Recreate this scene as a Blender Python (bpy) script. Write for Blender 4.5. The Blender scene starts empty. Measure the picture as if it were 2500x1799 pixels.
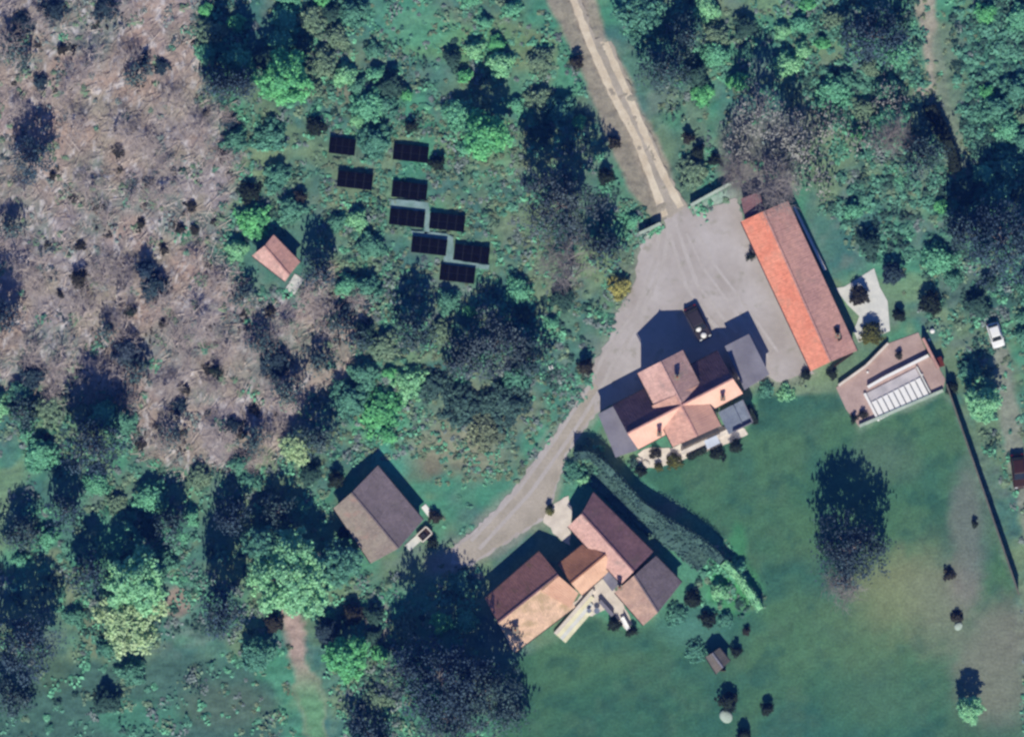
import bpy, bmesh, math, random
import numpy as np

# ---------------------------------------------------------------- camera, sky, sun, exposure
M = 20.0                       # survey scale: 20 survey units to the metre
CX, CY = 1250.0, 899.5
def P(px, py):
    return ((px - CX) / M, (CY - py) / M)

scene = bpy.context.scene
C = scene.collection
ALT = 1200.0
cam_d = bpy.data.cameras.new('camera')
cam = bpy.data.objects.new('camera', cam_d)
C.objects.link(cam)
cam.location = (0, 0, ALT)
cam_d.sensor_width = 36
cam_d.lens = 36 * ALT / 125.0
cam_d.clip_start = 10
cam_d.clip_end = 6000
scene.camera = cam

SUN_EL = 46.5
world = bpy.data.worlds.new('World')
scene.world = world
world.use_nodes = True
wn = world.node_tree
bg = wn.nodes['Background']
sky = wn.nodes.new('ShaderNodeTexSky')
sky.sky_type = 'NISHITA'
sky.sun_disc = False
sky.sun_elevation = math.radians(SUN_EL)
sky.sun_rotation = math.radians(180)
sky.air_density = 0.45
sky.dust_density = 0.0
sky.ozone_density = 10.0
wn.links.new(sky.outputs[0], bg.inputs[0])
bg.inputs[1].default_value = 0.15

sun_d = bpy.data.lights.new('sun', 'SUN')
sun_d.energy = 5.0
sun_d.angle = math.radians(0.5)
sun_d.color = (1.0, 0.92, 0.74)
sun = bpy.data.objects.new('sun', sun_d)
C.objects.link(sun)
sun.rotation_euler = (math.radians(90 - SUN_EL), 0, 0)
sun.location = (0, -80, 90)

scene.view_settings.view_transform = 'Standard'
scene.view_settings.look = 'None'
scene.view_settings.exposure = -0.19
scene.view_settings.gamma = 1.0
scene.render.engine = 'CYCLES'
scene.cycles.pixel_filter_type = 'BLACKMAN_HARRIS'
scene.cycles.filter_width = 2.6
scene.cycles.max_bounces = 6
scene.cycles.transparent_max_bounces = 4

rng = np.random.default_rng(11)
random.seed(11)

# ---------------------------------------------------------------- helpers: colour, noise, materials
def S(r, g, b):
    o = []
    for v, k in ((r, 0.99), (g, 1.01), (b, 1.02)):
        v /= 255.0
        o.append(min(0.93, k * (v / 12.92 if v <= 0.04045 else ((v + 0.055) / 1.055) ** 2.4)))
    return tuple(o)

def vnoise(x, y, seed):
    xi = np.floor(x).astype(np.int64); yi = np.floor(y).astype(np.int64)
    xf = x - xi; yf = y - yi
    xf = xf * xf * (3 - 2 * xf); yf = yf * yf * (3 - 2 * yf)
    def h(a, b):
        n = (a * 374761393 + b * 668265263 + seed * 974634777) & 0x7fffffff
        n = ((n ^ (n >> 13)) * 1274126177) & 0x7fffffff
        return ((n ^ (n >> 16)) & 0xffff) / 65535.0
    return (h(xi, yi) * (1 - xf) + h(xi + 1, yi) * xf) * (1 - yf) + (h(xi, yi + 1) * (1 - xf) + h(xi + 1, yi + 1) * xf) * yf

def fbm(x, y, size, octs=4, seed=0):
    s = 0; a = 1.0; t = 0
    f = 1.0 / size
    for i in range(octs):
        s = s + a * vnoise(x * f + 31.7 * i, y * f - 17.3 * i, seed + i)
        t += a; a *= 0.55; f *= 2.1
    return s / t

_mats = {}
def mat(name, col, col2=None, scale=1.0, rough=0.85, metal=0.0, fine=0.12, bump=0.0, island=0.0, moss=None, moss_amt=0.0, tiles=0.0, spec=0.3, coords='Object', stretch=None, seedloc=(0, 0, 0)):
    """procedural material: two-tone noise + fine grain (+ per-leaf variation, + stains)."""
    if name in _mats:
        return _mats[name]
    m = bpy.data.materials.new(name)
    m.use_nodes = True
    nt = m.node_tree
    N, L = nt.nodes, nt.links
    b = N['Principled BSDF']
    b.inputs['Roughness'].default_value = rough
    b.inputs['Metallic'].default_value = metal
    b.inputs['Specular IOR Level'].default_value = spec
    tc = N.new('ShaderNodeTexCoord')
    mp = N.new('ShaderNodeMapping')
    mp.inputs['Location'].default_value = seedloc
    if stretch:
        mp.inputs['Scale'].default_value = stretch
    L.new(tc.outputs[coords], mp.inputs[0])
    vec = mp.outputs[0]
    if col2 is None:
        col2 = tuple(c * 0.75 for c in col)
    n1 = N.new('ShaderNodeTexNoise'); n1.inputs['Scale'].default_value = scale; n1.inputs['Detail'].default_value = 4
    L.new(vec, n1.inputs['Vector'])
    r1 = N.new('ShaderNodeMapRange'); r1.inputs[1].default_value = 0.35; r1.inputs[2].default_value = 0.65
    L.new(n1.outputs[0], r1.inputs[0])
    mx = N.new('ShaderNodeMix'); mx.data_type = 'RGBA'
    mx.inputs[6].default_value = (*col, 1); mx.inputs[7].default_value = (*col2, 1)
    L.new(r1.outputs[0], mx.inputs[0])
    out = mx.outputs[2]
    if fine > 0:
        n2 = N.new('ShaderNodeTexNoise'); n2.inputs['Scale'].default_value = scale * 9; n2.inputs['Detail'].default_value = 3
        L.new(vec, n2.inputs['Vector'])
        r2 = N.new('ShaderNodeMapRange'); r2.inputs[1].default_value = 0.3; r2.inputs[2].default_value = 0.7
        r2.inputs[3].default_value = 1 - fine; r2.inputs[4].default_value = 1 + fine
        L.new(n2.outputs[0], r2.inputs[0])
        mu = N.new('ShaderNodeMix'); mu.data_type = 'RGBA'; mu.blend_type = 'MULTIPLY'; mu.inputs[0].default_value = 1
        L.new(out, mu.inputs[6]); L.new(r2.outputs[0], mu.inputs[7])
        out = mu.outputs[2]
    if moss is not None and name.startswith('roof'):
        tiles = tiles or 0.13
    if tiles > 0:
        vo = N.new('ShaderNodeTexVoronoi'); vo.inputs['Scale'].default_value = 3.2
        L.new(vec, vo.inputs['Vector'])
        sep = N.new('ShaderNodeSeparateColor'); L.new(vo.outputs['Color'], sep.inputs[0])
        r5 = N.new('ShaderNodeMapRange'); r5.inputs[3].default_value = 1 - tiles; r5.inputs[4].default_value = 1 + tiles
        L.new(sep.outputs[0], r5.inputs[0])
        mu = N.new('ShaderNodeMix'); mu.data_type = 'RGBA'; mu.blend_type = 'MULTIPLY'; mu.inputs[0].default_value = 1
        L.new(out, mu.inputs[6]); L.new(r5.outputs[0], mu.inputs[7])
        out = mu.outputs[2]
    if island > 0:
        g = N.new('ShaderNodeNewGeometry')
        r3 = N.new('ShaderNodeMapRange'); r3.inputs[3].default_value = 1 - island; r3.inputs[4].default_value = 1 + island
        L.new(g.outputs['Random Per Island'], r3.inputs[0])
        mu = N.new('ShaderNodeMix'); mu.data_type = 'RGBA'; mu.blend_type = 'MULTIPLY'; mu.inputs[0].default_value = 1
        L.new(out, mu.inputs[6]); L.new(r3.outputs[0], mu.inputs[7])
        out = mu.outputs[2]
    if moss is not None:
        n3 = N.new('ShaderNodeTexNoise'); n3.inputs['Scale'].default_value = 0.7; n3.inputs['Detail'].default_value = 6
        L.new(vec, n3.inputs['Vector'])
        r4 = N.new('ShaderNodeMapRange'); r4.inputs[1].default_value = 0.62 - 0.2 * moss_amt; r4.inputs[2].default_value = 0.72 - 0.1 * moss_amt
        r4.inputs[4].default_value = 0.8
        L.new(n3.outputs[0], r4.inputs[0])
        mx2 = N.new('ShaderNodeMix'); mx2.data_type = 'RGBA'
        mx2.inputs[7].default_value = (*moss, 1)
        L.new(r4.outputs[0], mx2.inputs[0]); L.new(out, mx2.inputs[6])
        out = mx2.outputs[2]
    L.new(out, b.inputs['Base Color'])
    if bump > 0:
        n4 = N.new('ShaderNodeTexNoise'); n4.inputs['Scale'].default_value = scale * 5; n4.inputs['Detail'].default_value = 5
        L.new(vec, n4.inputs['Vector'])
        bp = N.new('ShaderNodeBump'); bp.inputs['Strength'].default_value = bump; bp.inputs['Distance'].default_value = 0.1
        L.new(n4.outputs[0], bp.inputs['Height'])
        L.new(bp.outputs[0], b.inputs['Normal'])
    _mats[name] = m
    return m

def leaf_mat(name, col, col2):
    return mat(name, col, col2, scale=0.6, rough=0.75, fine=0.0, island=0.28, spec=0.25)

# ---------------------------------------------------------------- helpers: objects
def link(o, parent=None):
    C.objects.link(o)
    if parent is not None:
        o.parent = parent
    return o

def mesh_np(name, V, F, m=None, smooth=False):
    me = bpy.data.meshes.new(name)
    V = np.asarray(V, float)
    if isinstance(F, np.ndarray):
        nf, k = F.shape
        me.vertices.add(len(V)); me.vertices.foreach_set('co', V.ravel())
        me.loops.add(nf * k); me.loops.foreach_set('vertex_index', F.ravel().astype(np.int32))
        me.polygons.add(nf)
        me.polygons.foreach_set('loop_start', np.arange(0, nf * k, k, dtype=np.int32))
        me.update(calc_edges=True)
    else:
        me.from_pydata([tuple(v) for v in V], [], F)
        me.update()
    if smooth:
        me.polygons.foreach_set('use_smooth', [True] * len(me.polygons))
    if m is not None:
        me.materials.append(m)
    return me

def obj(name, me, parent=None, loc=None):
    o = bpy.data.objects.new(name, me)
    if loc is not None:
        o.location = loc
    return link(o, parent)

def tag(o, label, cat=None, group=None, kind=None):
    o['label'] = label
    if cat: o['category'] = cat
    if group: o['group'] = group
    if kind: o['kind'] = kind
    return o

def thing(name, label, cat, loc=(0, 0, 0), group=None, rz=0.0):
    o = bpy.data.objects.new(name, None)
    o.empty_display_size = 0.3
    link(o)
    o.location = loc
    o.rotation_euler = (0, 0, rz)
    return tag(o, label, cat, group)

class MB:
    """collects boxes / prisms / quads into one mesh"""
    def __init__(s):
        s.V = []; s.F = []
    def add(s, V, F):
        n = len(s.V)
        s.V += [tuple(v) for v in V]; s.F += [tuple(i + n for i in f) for f in F]
        return s
    def box(s, x0, y0, z0, x1, y1, z1):
        return s.add([(x0, y0, z0), (x1, y0, z0), (x1, y1, z0), (x0, y1, z0), (x0, y0, z1), (x1, y0, z1), (x1, y1, z1), (x0, y1, z1)],
                     [(3, 2, 1, 0), (4, 5, 6, 7), (0, 1, 5, 4), (1, 2, 6, 5), (2, 3, 7, 6), (3, 0, 4, 7)])
    def beam(s, a, b, w, z0, z1):
        """upright box along the ground line a-b"""
        ax, ay = a; bx, by = b
        d = math.hypot(bx - ax, by - ay); nx, ny = -(by - ay) / d * w / 2, (bx - ax) / d * w / 2
        q = [(ax + nx, ay + ny), (ax - nx, ay - ny), (bx - nx, by - ny), (bx + nx, by + ny)]
        return s.prism(q, z0, z1)
    def prism(s, poly, z0, z1):
        area = sum(poly[i][0] * poly[(i + 1) % len(poly)][1] - poly[(i + 1) % len(poly)][0] * poly[i][1] for i in range(len(poly)))
        if area < 0: poly = poly[::-1]
        n = len(poly)
        V = [(x, y, z0) for x, y in poly] + [(x, y, z1) for x, y in poly]
        F = [tuple(range(n - 1, -1, -1)), tuple(range(n, 2 * n))] + [(i, (i + 1) % n, n + (i + 1) % n, n + i) for i in range(n)]
        return s.add(V, F)
    def tube(s, a, b, r0, r1, n=6):
        a = np.array(a, float); b = np.array(b, float); d = b - a; d /= max(np.linalg.norm(d), 1e-9)
        u = np.cross(d, (0, 0, 1) if abs(d[2]) < 0.9 else (1, 0, 0)); u /= np.linalg.norm(u); v = np.cross(d, u)
        V = []
        for c, r in ((a, r0), (b, r1)):
            for i in range(n):
                t = 2 * math.pi * i / n
                V.append(c + r * (math.cos(t) * u + math.sin(t) * v))
        F = [(i, (i + 1) % n, n + (i + 1) % n, n + i) for i in range(n)] + [tuple(range(n - 1, -1, -1)), tuple(range(n, 2 * n))]
        return s.add(V, F)
    def mesh(s, name, m, smooth=False):
        return mesh_np(name, s.V, s.F, m, smooth)
    def build(s, name, m, parent=None, loc=None, bevel=0.0):
        o = obj(name, s.mesh(name, m), parent, loc)
        if bevel > 0:
            bv = o.modifiers.new('bevel', 'BEVEL'); bv.width = bevel; bv.segments = 2
        return o

# ---------------------------------------------------------------- materials
pal = dict(
    drive=mat('drive_gravel', S(192, 186, 188), S(172, 164, 162), scale=0.16, fine=0.05, bump=0.2, moss=S(160, 156, 148), moss_amt=.2, coords='Object'),
    lane=mat('lane_gravel', S(184, 175, 166), S(166, 158, 148), scale=0.4, fine=0.10, bump=0.2),
    rut=mat('rut_gravel', S(226, 214, 196), S(205, 190, 170), scale=0.6, fine=0.10, bump=0.2),
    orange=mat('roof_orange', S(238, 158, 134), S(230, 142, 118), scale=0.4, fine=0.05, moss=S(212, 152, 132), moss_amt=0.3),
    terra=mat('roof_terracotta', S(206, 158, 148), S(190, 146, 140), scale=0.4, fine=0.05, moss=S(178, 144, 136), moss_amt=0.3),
    pinkroof=mat('roof_pink', S(222, 180, 170), S(206, 164, 156), scale=0.6, fine=0.08, moss=S(160, 140, 136), moss_amt=0.3),
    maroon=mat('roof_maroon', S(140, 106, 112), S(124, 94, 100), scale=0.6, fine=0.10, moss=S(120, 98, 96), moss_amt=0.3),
    sunorange=mat('roof_sunlit_orange', S(252, 204, 184), S(246, 190, 170), scale=0.6, fine=0.06),  # sunlit copy of the main house tiles
    pinkroof2=mat('roof_pink_grey', S(190, 156, 152), S(172, 140, 138), scale=0.6, fine=0.08, moss=S(150, 134, 130), moss_amt=0.3),
    salmon=mat('roof_salmon', S(226, 178, 162), S(212, 164, 150), scale=0.6, fine=0.08, moss=S(196, 156, 146), moss_amt=0.3),
    brownpink=mat('roof_brown_pink', S(214, 168, 152), S(198, 154, 142), scale=0.6, fine=0.08),
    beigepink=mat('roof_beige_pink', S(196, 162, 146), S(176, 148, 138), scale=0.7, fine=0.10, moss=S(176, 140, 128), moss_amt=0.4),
    shademaroon=mat('roof_shade_maroon', S(120, 94, 104), S(106, 82, 90), scale=0.6, fine=0.10, moss=S(100, 84, 86), moss_amt=0.3),  # shaded copy of the main house tiles
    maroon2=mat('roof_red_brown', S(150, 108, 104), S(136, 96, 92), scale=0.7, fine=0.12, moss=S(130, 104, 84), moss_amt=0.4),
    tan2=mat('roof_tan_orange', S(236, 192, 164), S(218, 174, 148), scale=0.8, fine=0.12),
    orange2=mat('roof_tan_bright', S(228, 184, 158), S(216, 168, 142), scale=0.8, fine=0.10),
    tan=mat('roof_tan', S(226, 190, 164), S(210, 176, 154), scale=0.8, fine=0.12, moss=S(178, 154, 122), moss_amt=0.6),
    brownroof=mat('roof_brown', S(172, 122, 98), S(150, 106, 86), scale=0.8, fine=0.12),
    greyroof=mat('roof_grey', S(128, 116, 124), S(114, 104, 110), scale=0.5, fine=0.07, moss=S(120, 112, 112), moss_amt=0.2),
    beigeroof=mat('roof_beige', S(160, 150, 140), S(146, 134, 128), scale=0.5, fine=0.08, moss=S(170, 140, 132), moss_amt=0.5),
    flatgrey=mat('flat_roof_grey', S(140, 138, 152), S(122, 120, 134), scale=0.4, fine=0.06),
    slate=mat('terrace_slate', S(136, 146, 166), S(114, 124, 146), scale=0.7, fine=0.15),
    wallc=mat('render_cream', S(214, 200, 180), S(200, 186, 168), scale=0.8, fine=0.05),
    wallw=mat('render_white', S(236, 230, 226), S(222, 216, 214), scale=0.8, fine=0.04),
    stone=mat('stone_wall', S(170, 158, 140), S(140, 130, 116), scale=2.0, fine=0.2, bump=0.4),
    fence=mat('fence_cap', S(120, 118, 110), S(100, 98, 92), scale=2.0, fine=0.1),
    wood=mat('weathered_wood', S(120, 96, 76), S(96, 76, 60), scale=2.0, fine=0.2),
    darkwood=mat('shadow_strip_dark', S(60, 44, 38), S(46, 34, 30), scale=2.0, fine=0.2),
    glass=mat('window_glass', (0.02, 0.025, 0.03), (0.03, 0.035, 0.04), rough=0.08, spec=0.5, fine=0),
    white=mat('white_paint', S(250, 250, 250), S(242, 241, 243), scale=1.2, fine=0.03, rough=0.6),
    offwhite=mat('off_white', S(226, 226, 224), S(208, 210, 210), scale=1.0, fine=0.06),
    cream=mat('cream_paving', S(232, 222, 214), S(212, 202, 194), scale=0.9, fine=0.08),
    deckcream=mat('deck_cream', S(242, 236, 206), S(228, 222, 192), scale=0.9, fine=0.08),
    paleconc=mat('pale_concrete', S(190, 204, 192), S(164, 182, 170), scale=0.8, fine=0.12),
    terrace=mat('terrace_tiles', S(188, 164, 160), S(172, 148, 144), scale=0.6, fine=0.10),
    bark=mat('bark', S(112, 100, 92), S(88, 78, 72), scale=3.0, fine=0.2),
    twig=mat('pale_twigs', S(196, 184, 180), S(164, 152, 150), scale=1.0, fine=0.15),
    darktwig=mat('dark_twigs', S(156, 150, 148), S(130, 124, 124), scale=1.0, fine=0.15),
    black=mat('black_panel', (0.004, 0.004, 0.005), (0.006, 0.005, 0.006), rough=1.0, spec=0.0, fine=0),
    frame_grey=mat('panel_backing', S(48, 52, 62), S(42, 46, 56), fine=.05),
    alu=mat('aluminium', S(70, 70, 76), S(60, 60, 64), rough=0.4, metal=0.6, fine=0.05),
    carblack=mat('car_paint_black', S(58, 52, 60), S(52, 46, 54), rough=0.35, spec=0.35, fine=0),
    carwhite=mat('car_paint_white', S(246, 246, 250), S(240, 240, 246), rough=0.3, spec=0.5, fine=0),
    carbrown=mat('car_paint_brown', S(62, 36, 30), S(54, 32, 28), rough=0.35, spec=0.35, fine=0),
    rubber=mat('rubber', (0.012, 0.012, 0.013), (0.016, 0.016, 0.016), rough=0.9, fine=0),
    plastic=mat('dark_plastic', (0.03, 0.03, 0.035), (0.02, 0.02, 0.025), rough=0.6, fine=0),
    lamp=mat('lamp_glass', S(230, 235, 240), S(220, 225, 230), rough=0.15, spec=0.6, fine=0),
    redlamp=mat('red_lamp', S(150, 20, 20), S(130, 16, 16), rough=0.2, fine=0),
    soil=mat('soil', S(110, 92, 84), S(90, 74, 66), scale=2, fine=0.2),
    clay=mat('clay_pot', S(176, 110, 84), S(160, 98, 76), scale=2, fine=0.1),
)
leafs = dict(
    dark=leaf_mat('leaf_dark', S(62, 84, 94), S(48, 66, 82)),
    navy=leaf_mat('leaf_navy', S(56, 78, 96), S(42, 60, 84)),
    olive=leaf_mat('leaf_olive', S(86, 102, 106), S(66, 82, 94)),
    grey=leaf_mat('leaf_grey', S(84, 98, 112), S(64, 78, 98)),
    twiggy=leaf_mat('leaf_twiggy', S(138, 128, 126), S(112, 108, 108)),
    green=leaf_mat('leaf_green', S(156, 216, 164), S(126, 190, 148)),
    bright=leaf_mat('leaf_bright', S(122, 206, 136), S(92, 168, 120)),
    teal=leaf_mat('leaf_teal', S(104, 164, 140), S(84, 138, 124)),
    lime=leaf_mat('leaf_lime', S(190, 214, 168), S(162, 196, 150)),
    yellow=leaf_mat('leaf_yellow', S(196, 190, 112), S(150, 150, 90)),
    brown=leaf_mat('leaf_brown', S(66, 64, 54), S(50, 50, 44)),
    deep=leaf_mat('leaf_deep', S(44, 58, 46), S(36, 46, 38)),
    yellow2=leaf_mat('leaf_olivegreen', S(104, 104, 50), S(84, 92, 56)),
    tussg=leaf_mat('leaf_low_olive', S(138, 150, 122), S(114, 130, 110)),
    hedge=leaf_mat('leaf_hedge', S(88, 122, 114), S(66, 96, 96)),
)

# ---------------------------------------------------------------- the ground sheet
def sdf(poly, X, Y):
    """signed distance to a polygon, positive inside (survey units)"""
    d = np.full(X.shape, 1e9); ins = np.zeros(X.shape, bool)
    n = len(poly)
    for i in range(n):
        ax, ay = poly[i]; bx, by = poly[(i + 1) % n]
        ex, ey = bx - ax, by - ay
        t = np.clip(((X - ax) * ex + (Y - ay) * ey) / (ex * ex + ey * ey + 1e-9), 0, 1)
        d = np.minimum(d, np.hypot(X - ax - t * ex, Y - ay - t * ey))
        if ey != 0:
            c = ((ay <= Y) & (by > Y)) | ((by <= Y) & (ay > Y))
            ins ^= c & (X < ax + (Y - ay) * ex / ey)
    return np.where(ins, d, -d)

def line_d(pts, X, Y):
    d = np.full(X.shape, 1e9)
    for (ax, ay), (bx, by) in zip(pts[:-1], pts[1:]):
        ex, ey = bx - ax, by - ay
        t = np.clip(((X - ax) * ex + (Y - ay) * ey) / (ex * ex + ey * ey + 1e-9), 0, 1)
        d = np.minimum(d, np.hypot(X - ax - t * ex, Y - ay - t * ey))
    return d

def sst(a, b, v):
    t = np.clip((v - a) / (b - a), 0, 1)
    return t * t * (3 - 2 * t)

WOOD = [(-400, -400), (570, -400), (560, -60), (470, 40), (500, 200), (560, 240), (590, 420), (560, 480), (540, 590), (600, 720), (720, 740), (800, 620), (840, 680),
        (900, 720), (905, 790), (880, 880), (850, 950), (770, 960), (730, 1060), (700, 1120), (610, 1130), (520, 1140), (440, 1160), (340, 1120), (300, 1000), (150, 980), (60, 960), (-400, 900)]
LAWN = [(1850, 960), (2040, 960), (2100, 1050), (2300, 960), (2330, 1000), (2480, 1450), (2520, 2300), (1180, 2300), (1230, 1640), (1280, 1590), (1360, 1560), (1440, 1500), (1540, 1540), (1640, 1480), (1860, 1480), (1800, 1340), (1640, 1220), (1530, 1150), (1640, 1130), (1800, 1060), (1840, 1020)]
DRIVE = [(1562, 600), (1556, 650), (1548, 690), (1530, 730), (1502, 766), (1484, 830), (1450, 885), (1436, 930), (1400, 1000), (1350, 1062), (1300, 1130), (1255, 1195), (1200, 1250),
         (1150, 1300), (1105, 1340), (1098, 1378), (1150, 1382), (1200, 1350), (1290, 1292), (1332, 1268), (1346, 1235), (1362, 1180), (1392, 1095), (1418, 1060), (1455, 1010), (1470, 1000), (1560, 960),
         (1740, 900), (1820, 942), (1872, 920), (1905, 932), (1985, 908), (1975, 880), (1815, 545), (1800, 482), (1690, 528), (1682, 505), (1655, 500), (1622, 525), (1628, 548)]
NSX = np.concatenate([[-30000, -14000, -6000, -2500, -1000, -500], np.arange(-260, 2765, 5.0), [3000, 3500, 5000, 8500, 16500, 32500]])
NSY = np.concatenate([[-30000, -14000, -6000, -2500, -1000, -500], np.arange(-260, 2065, 5.0), [2300, 2800, 4300, 7800, 15800, 31800]])
GX, GY = np.meshgrid(NSX, NSY)
n_big = fbm(GX, GY, 300, 4, 3); n_mid = fbm(GX, GY, 90, 4, 9); n_sm = fbm(GX, GY, 30, 3, 21); n_fine = fbm(GX, GY, 12, 2, 33)
edge = (n_mid - 0.5) * 90 + (n_sm - 0.5) * 50

def mix(a, b, t):
    return a + (b - a) * t[..., None]
def flat(c):
    return np.broadcast_to(np.array(c), GX.shape + (3,)).copy()

col = mix(flat(S(88, 132, 116)), flat(S(112, 138, 108)), sst(0.38, 0.62, n_big))
col = mix(col, flat(S(72, 118, 112)), sst(0.45, 0.7, n_mid) * 0.8)
col = mix(col, flat(S(118, 136, 124)), sst(0.5, 0.75, fbm(GX, GY, 60, 3, 77)) * 0.7)
col = mix(col, flat(S(84, 152, 118)), sst(0.5, 0.68, fbm(GX, GY, 170, 3, 207)) * 0.75)
col = mix(col, flat(S(136, 156, 116)), sst(0.56, 0.7, fbm(GX, GY, 120, 3, 307)) * 0.6)
def paint(mask, c, amt=1.0):
    global col
    col = mix(col, flat(c), np.clip(mask, 0, 1) * amt)
def blob(px, py, rx, ry, c, amt=1.0, soft=0.5):
    d = np.hypot((GX - px) / rx, (GY - py) / ry) + (n_mid - 0.5) * 0.8 + (n_sm - .5) * .3
    paint(1 - sst(1 - soft, 1 + soft * 0.4, d), c, amt)

# open meadow patches of the upper slope
for a in [(800, 160, 130, 90), (880, 240, 90, 70), (1240, 110, 160, 60), (850, 480, 90, 100), (830, 700, 60, 60), (1050, 80, 120, 60)]:
    blob(*a, S(122, 140, 104), 0.75)
blob(830, 200, 60, 70, S(128, 124, 112), 0.7); blob(1120, 100, 160, 50, S(106, 158, 112), 0.8)
blob(1000, 60, 120, 60, S(90, 160, 130), 0.6)
blob(1150, 1110, 130, 70, S(130, 140, 116), 0.8); blob(1000, 1120, 90, 60, S(112, 130, 108), 0.8); blob(1060, 1130, 35, 45, S(128, 116, 98), 0.8)
blob(1060, 1010, 160, 90, S(104, 134, 116), 0.7)
blob(930, 1000, 80, 90, S(96, 178, 128), 0.9); blob(960, 1100, 60, 70, S(84, 160, 136), 0.8)
blob(1230, 980, 120, 90, S(104, 130, 114), 0.6)
blob(740, 1330, 150, 100, S(104, 150, 118), 0.6)
# leaf-littered floor of the wood
w = sst(-10, 25, sdf(WOOD, GX, GY) + edge)
litter = mix(flat(S(178, 158, 147)), flat(S(164, 154, 139)), sst(0.4, 0.62, n_big))
litter = mix(litter, flat(S(156, 146, 150)), sst(0.48, 0.68, fbm(GX, GY, 110, 3, 51)) * 0.8)
litter = mix(litter, flat(S(126, 138, 128)), sst(0.5, 0.66, fbm(GX, GY, 140, 4, 61)) * 0.85)
litter = mix(litter, flat(S(178, 152, 138)), sst(0.55, 0.72, fbm(GX, GY, 160, 3, 71)) * 0.8)
litter = mix(litter, flat(S(124, 118, 116)), sst(0.6, 0.72, n_sm) * 0.5)
litter = mix(litter, flat(S(214, 206, 204)), sst(0.60, 0.74, fbm(GX * 1.6, GY, 16, 2, 91)) * 0.8)
col = col * (1 - w[..., None]) + litter * w[..., None]
# mown lawns
lw = sst(-6, 12, sdf(LAWN, GX, GY) + (n_mid - .5) * 26)
lawn = mix(flat(S(70, 116, 90)), flat(S(86, 126, 92)), sst(0.35, 0.65, n_big))
lawn = mix(lawn, flat(S(60, 108, 94)), sst(0.45, 0.7, fbm(GX, GY, 180, 3, 15)) * 0.8)
lawn = mix(lawn, flat(S(86, 118, 92)), sst(0.5, 0.75, n_mid) * 0.5)
lawn = mix(lawn, flat(S(48, 92, 82)), sst(0.55, 0.75, fbm(GX, GY, 45, 3, 17)) * 0.45)
lawn = lawn * (0.93 + .14 * (np.sin((GX * .46 + GY * .89) / 7.5) > 0) * .5)[..., None]
col = col * (1 - lw[..., None]) + lawn * lw[..., None]
blob(2190, 1440, 110, 110, S(132, 136, 100), 0.85, 0.8); blob(2280, 1500, 80, 110, S(138, 138, 110), 0.7, 0.8)
blob(2350, 1430, 60, 90, S(150, 136, 128), 0.8, 0.6); blob(2380, 1250, 60, 190, S(104, 124, 112), 0.75, 0.6)
blob(2440, 1600, 120, 170, S(134, 132, 116), 0.85, 0.6); blob(2360, 1320, 40, 200, S(120, 126, 118), 0.7, 0.7); blob(2160, 1120, 90, 70, S(96, 124, 102), 0.7, 0.7); blob(1800, 1330, 30, 60, S(78, 150, 100), .6)
blob(1780, 1420, 70, 80, S(84, 160, 104), 0.9, 0.5); blob(1700, 1370, 50, 60, S(92, 150, 120), 0.8, 0.5)
blob(1690, 1530, 90, 70, S(86, 140, 124), 0.7, 0.6)
# dark meadow at the lower left, beds and tracks
BL = [(-400, 1620), (160, 1600), (420, 1590), (600, 1600), (690, 1700), (740, 2300), (-400, 2300)]
paint(sst(-10, 30, sdf(BL, GX, GY) + edge * .7), S(78, 112, 100), 0.95)
blob(330, 1750, 120, 60, S(84, 146, 118), 0.7); blob(560, 1720, 120, 60, S(98, 118, 100), 0.7); blob(120, 1640, 60, 70, S(92, 118, 94), .7)
bp = line_d([(700, 1490), (722, 1560), (735, 1640), (765, 1720), (785, 1850), (790, 2300)], GX, GY)
paint(1 - sst(16, 36, bp + edge * .5), S(182, 158, 148), 1.0)
paint((1 - sst(16, 38, bp + edge * .5)) * sst(1580, 1720, GY), S(112, 158, 118), 1.0)
blob(430, 1470, 35, 40, S(166, 146, 134), 0.9, 0.4); blob(920, 1520, 40, 50, S(158, 144, 140), 0.8, 0.4); blob(870, 1480, 30, 30, S(150, 140, 132), .8)
lp = line_d([(130, 1360), (170, 1440), (210, 1520), (240, 1580)], GX, GY)
paint(1 - sst(14, 30, lp + edge * .3), S(128, 140, 112), 0.85)
# verge and wheel tracks of the lane
vg = [(1345, -400), (1400, -400), (1440, 90), (1520, 230), (1600, 400), (1640, 540), (1600, 540), (1530, 470), (1480, 330), (1430, 210), (1385, 90), (1335, 0)]
paint(sst(-6, 8, sdf(vg, GX, GY) + edge * .25), S(156, 146, 130), 0.95)
paint(1 - sst(26, 40, line_d([(1400, -60), (1450, 90), (1520, 235), (1580, 370), (1640, 510)], GX, GY) + edge * .2), S(164, 152, 136), 0.9)
blob(1680, 420, 40, 90, S(96, 126, 106), 0.9, 0.4); blob(1700, 250, 40, 160, S(112, 134, 112), 0.8)
blob(1580, 560, 26, 18, S(182, 196, 178), .9, .3)
paint(sst(-4, 5, sdf([(1560, 594), (1562, 572), (1596, 548), (1618, 566), (1580, 592)], GX, GY) + edge * .1), S(186, 200, 188), .9)
paint(sst(-4, 5, sdf([(1684, 524), (1690, 508), (1740, 481), (1786, 456), (1808, 470), (1800, 486)], GX, GY) + edge * .15), S(166, 190, 176), .9)
blob(1530, 640, 35, 50, S(120, 130, 112), .7)
rt = line_d([(2250, -300), (2262, 40), (2280, 160), (2292, 260), (2325, 330), (2340, 420)], GX, GY)
paint(1 - sst(15, 28, rt + edge * .25), S(172, 164, 146), 0.98)
paint(1 - sst(20, 44, line_d([(2305, 100), (2320, 240), (2335, 400)], GX, GY) + edge * .3), S(116, 138, 116), 0.8)
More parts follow.
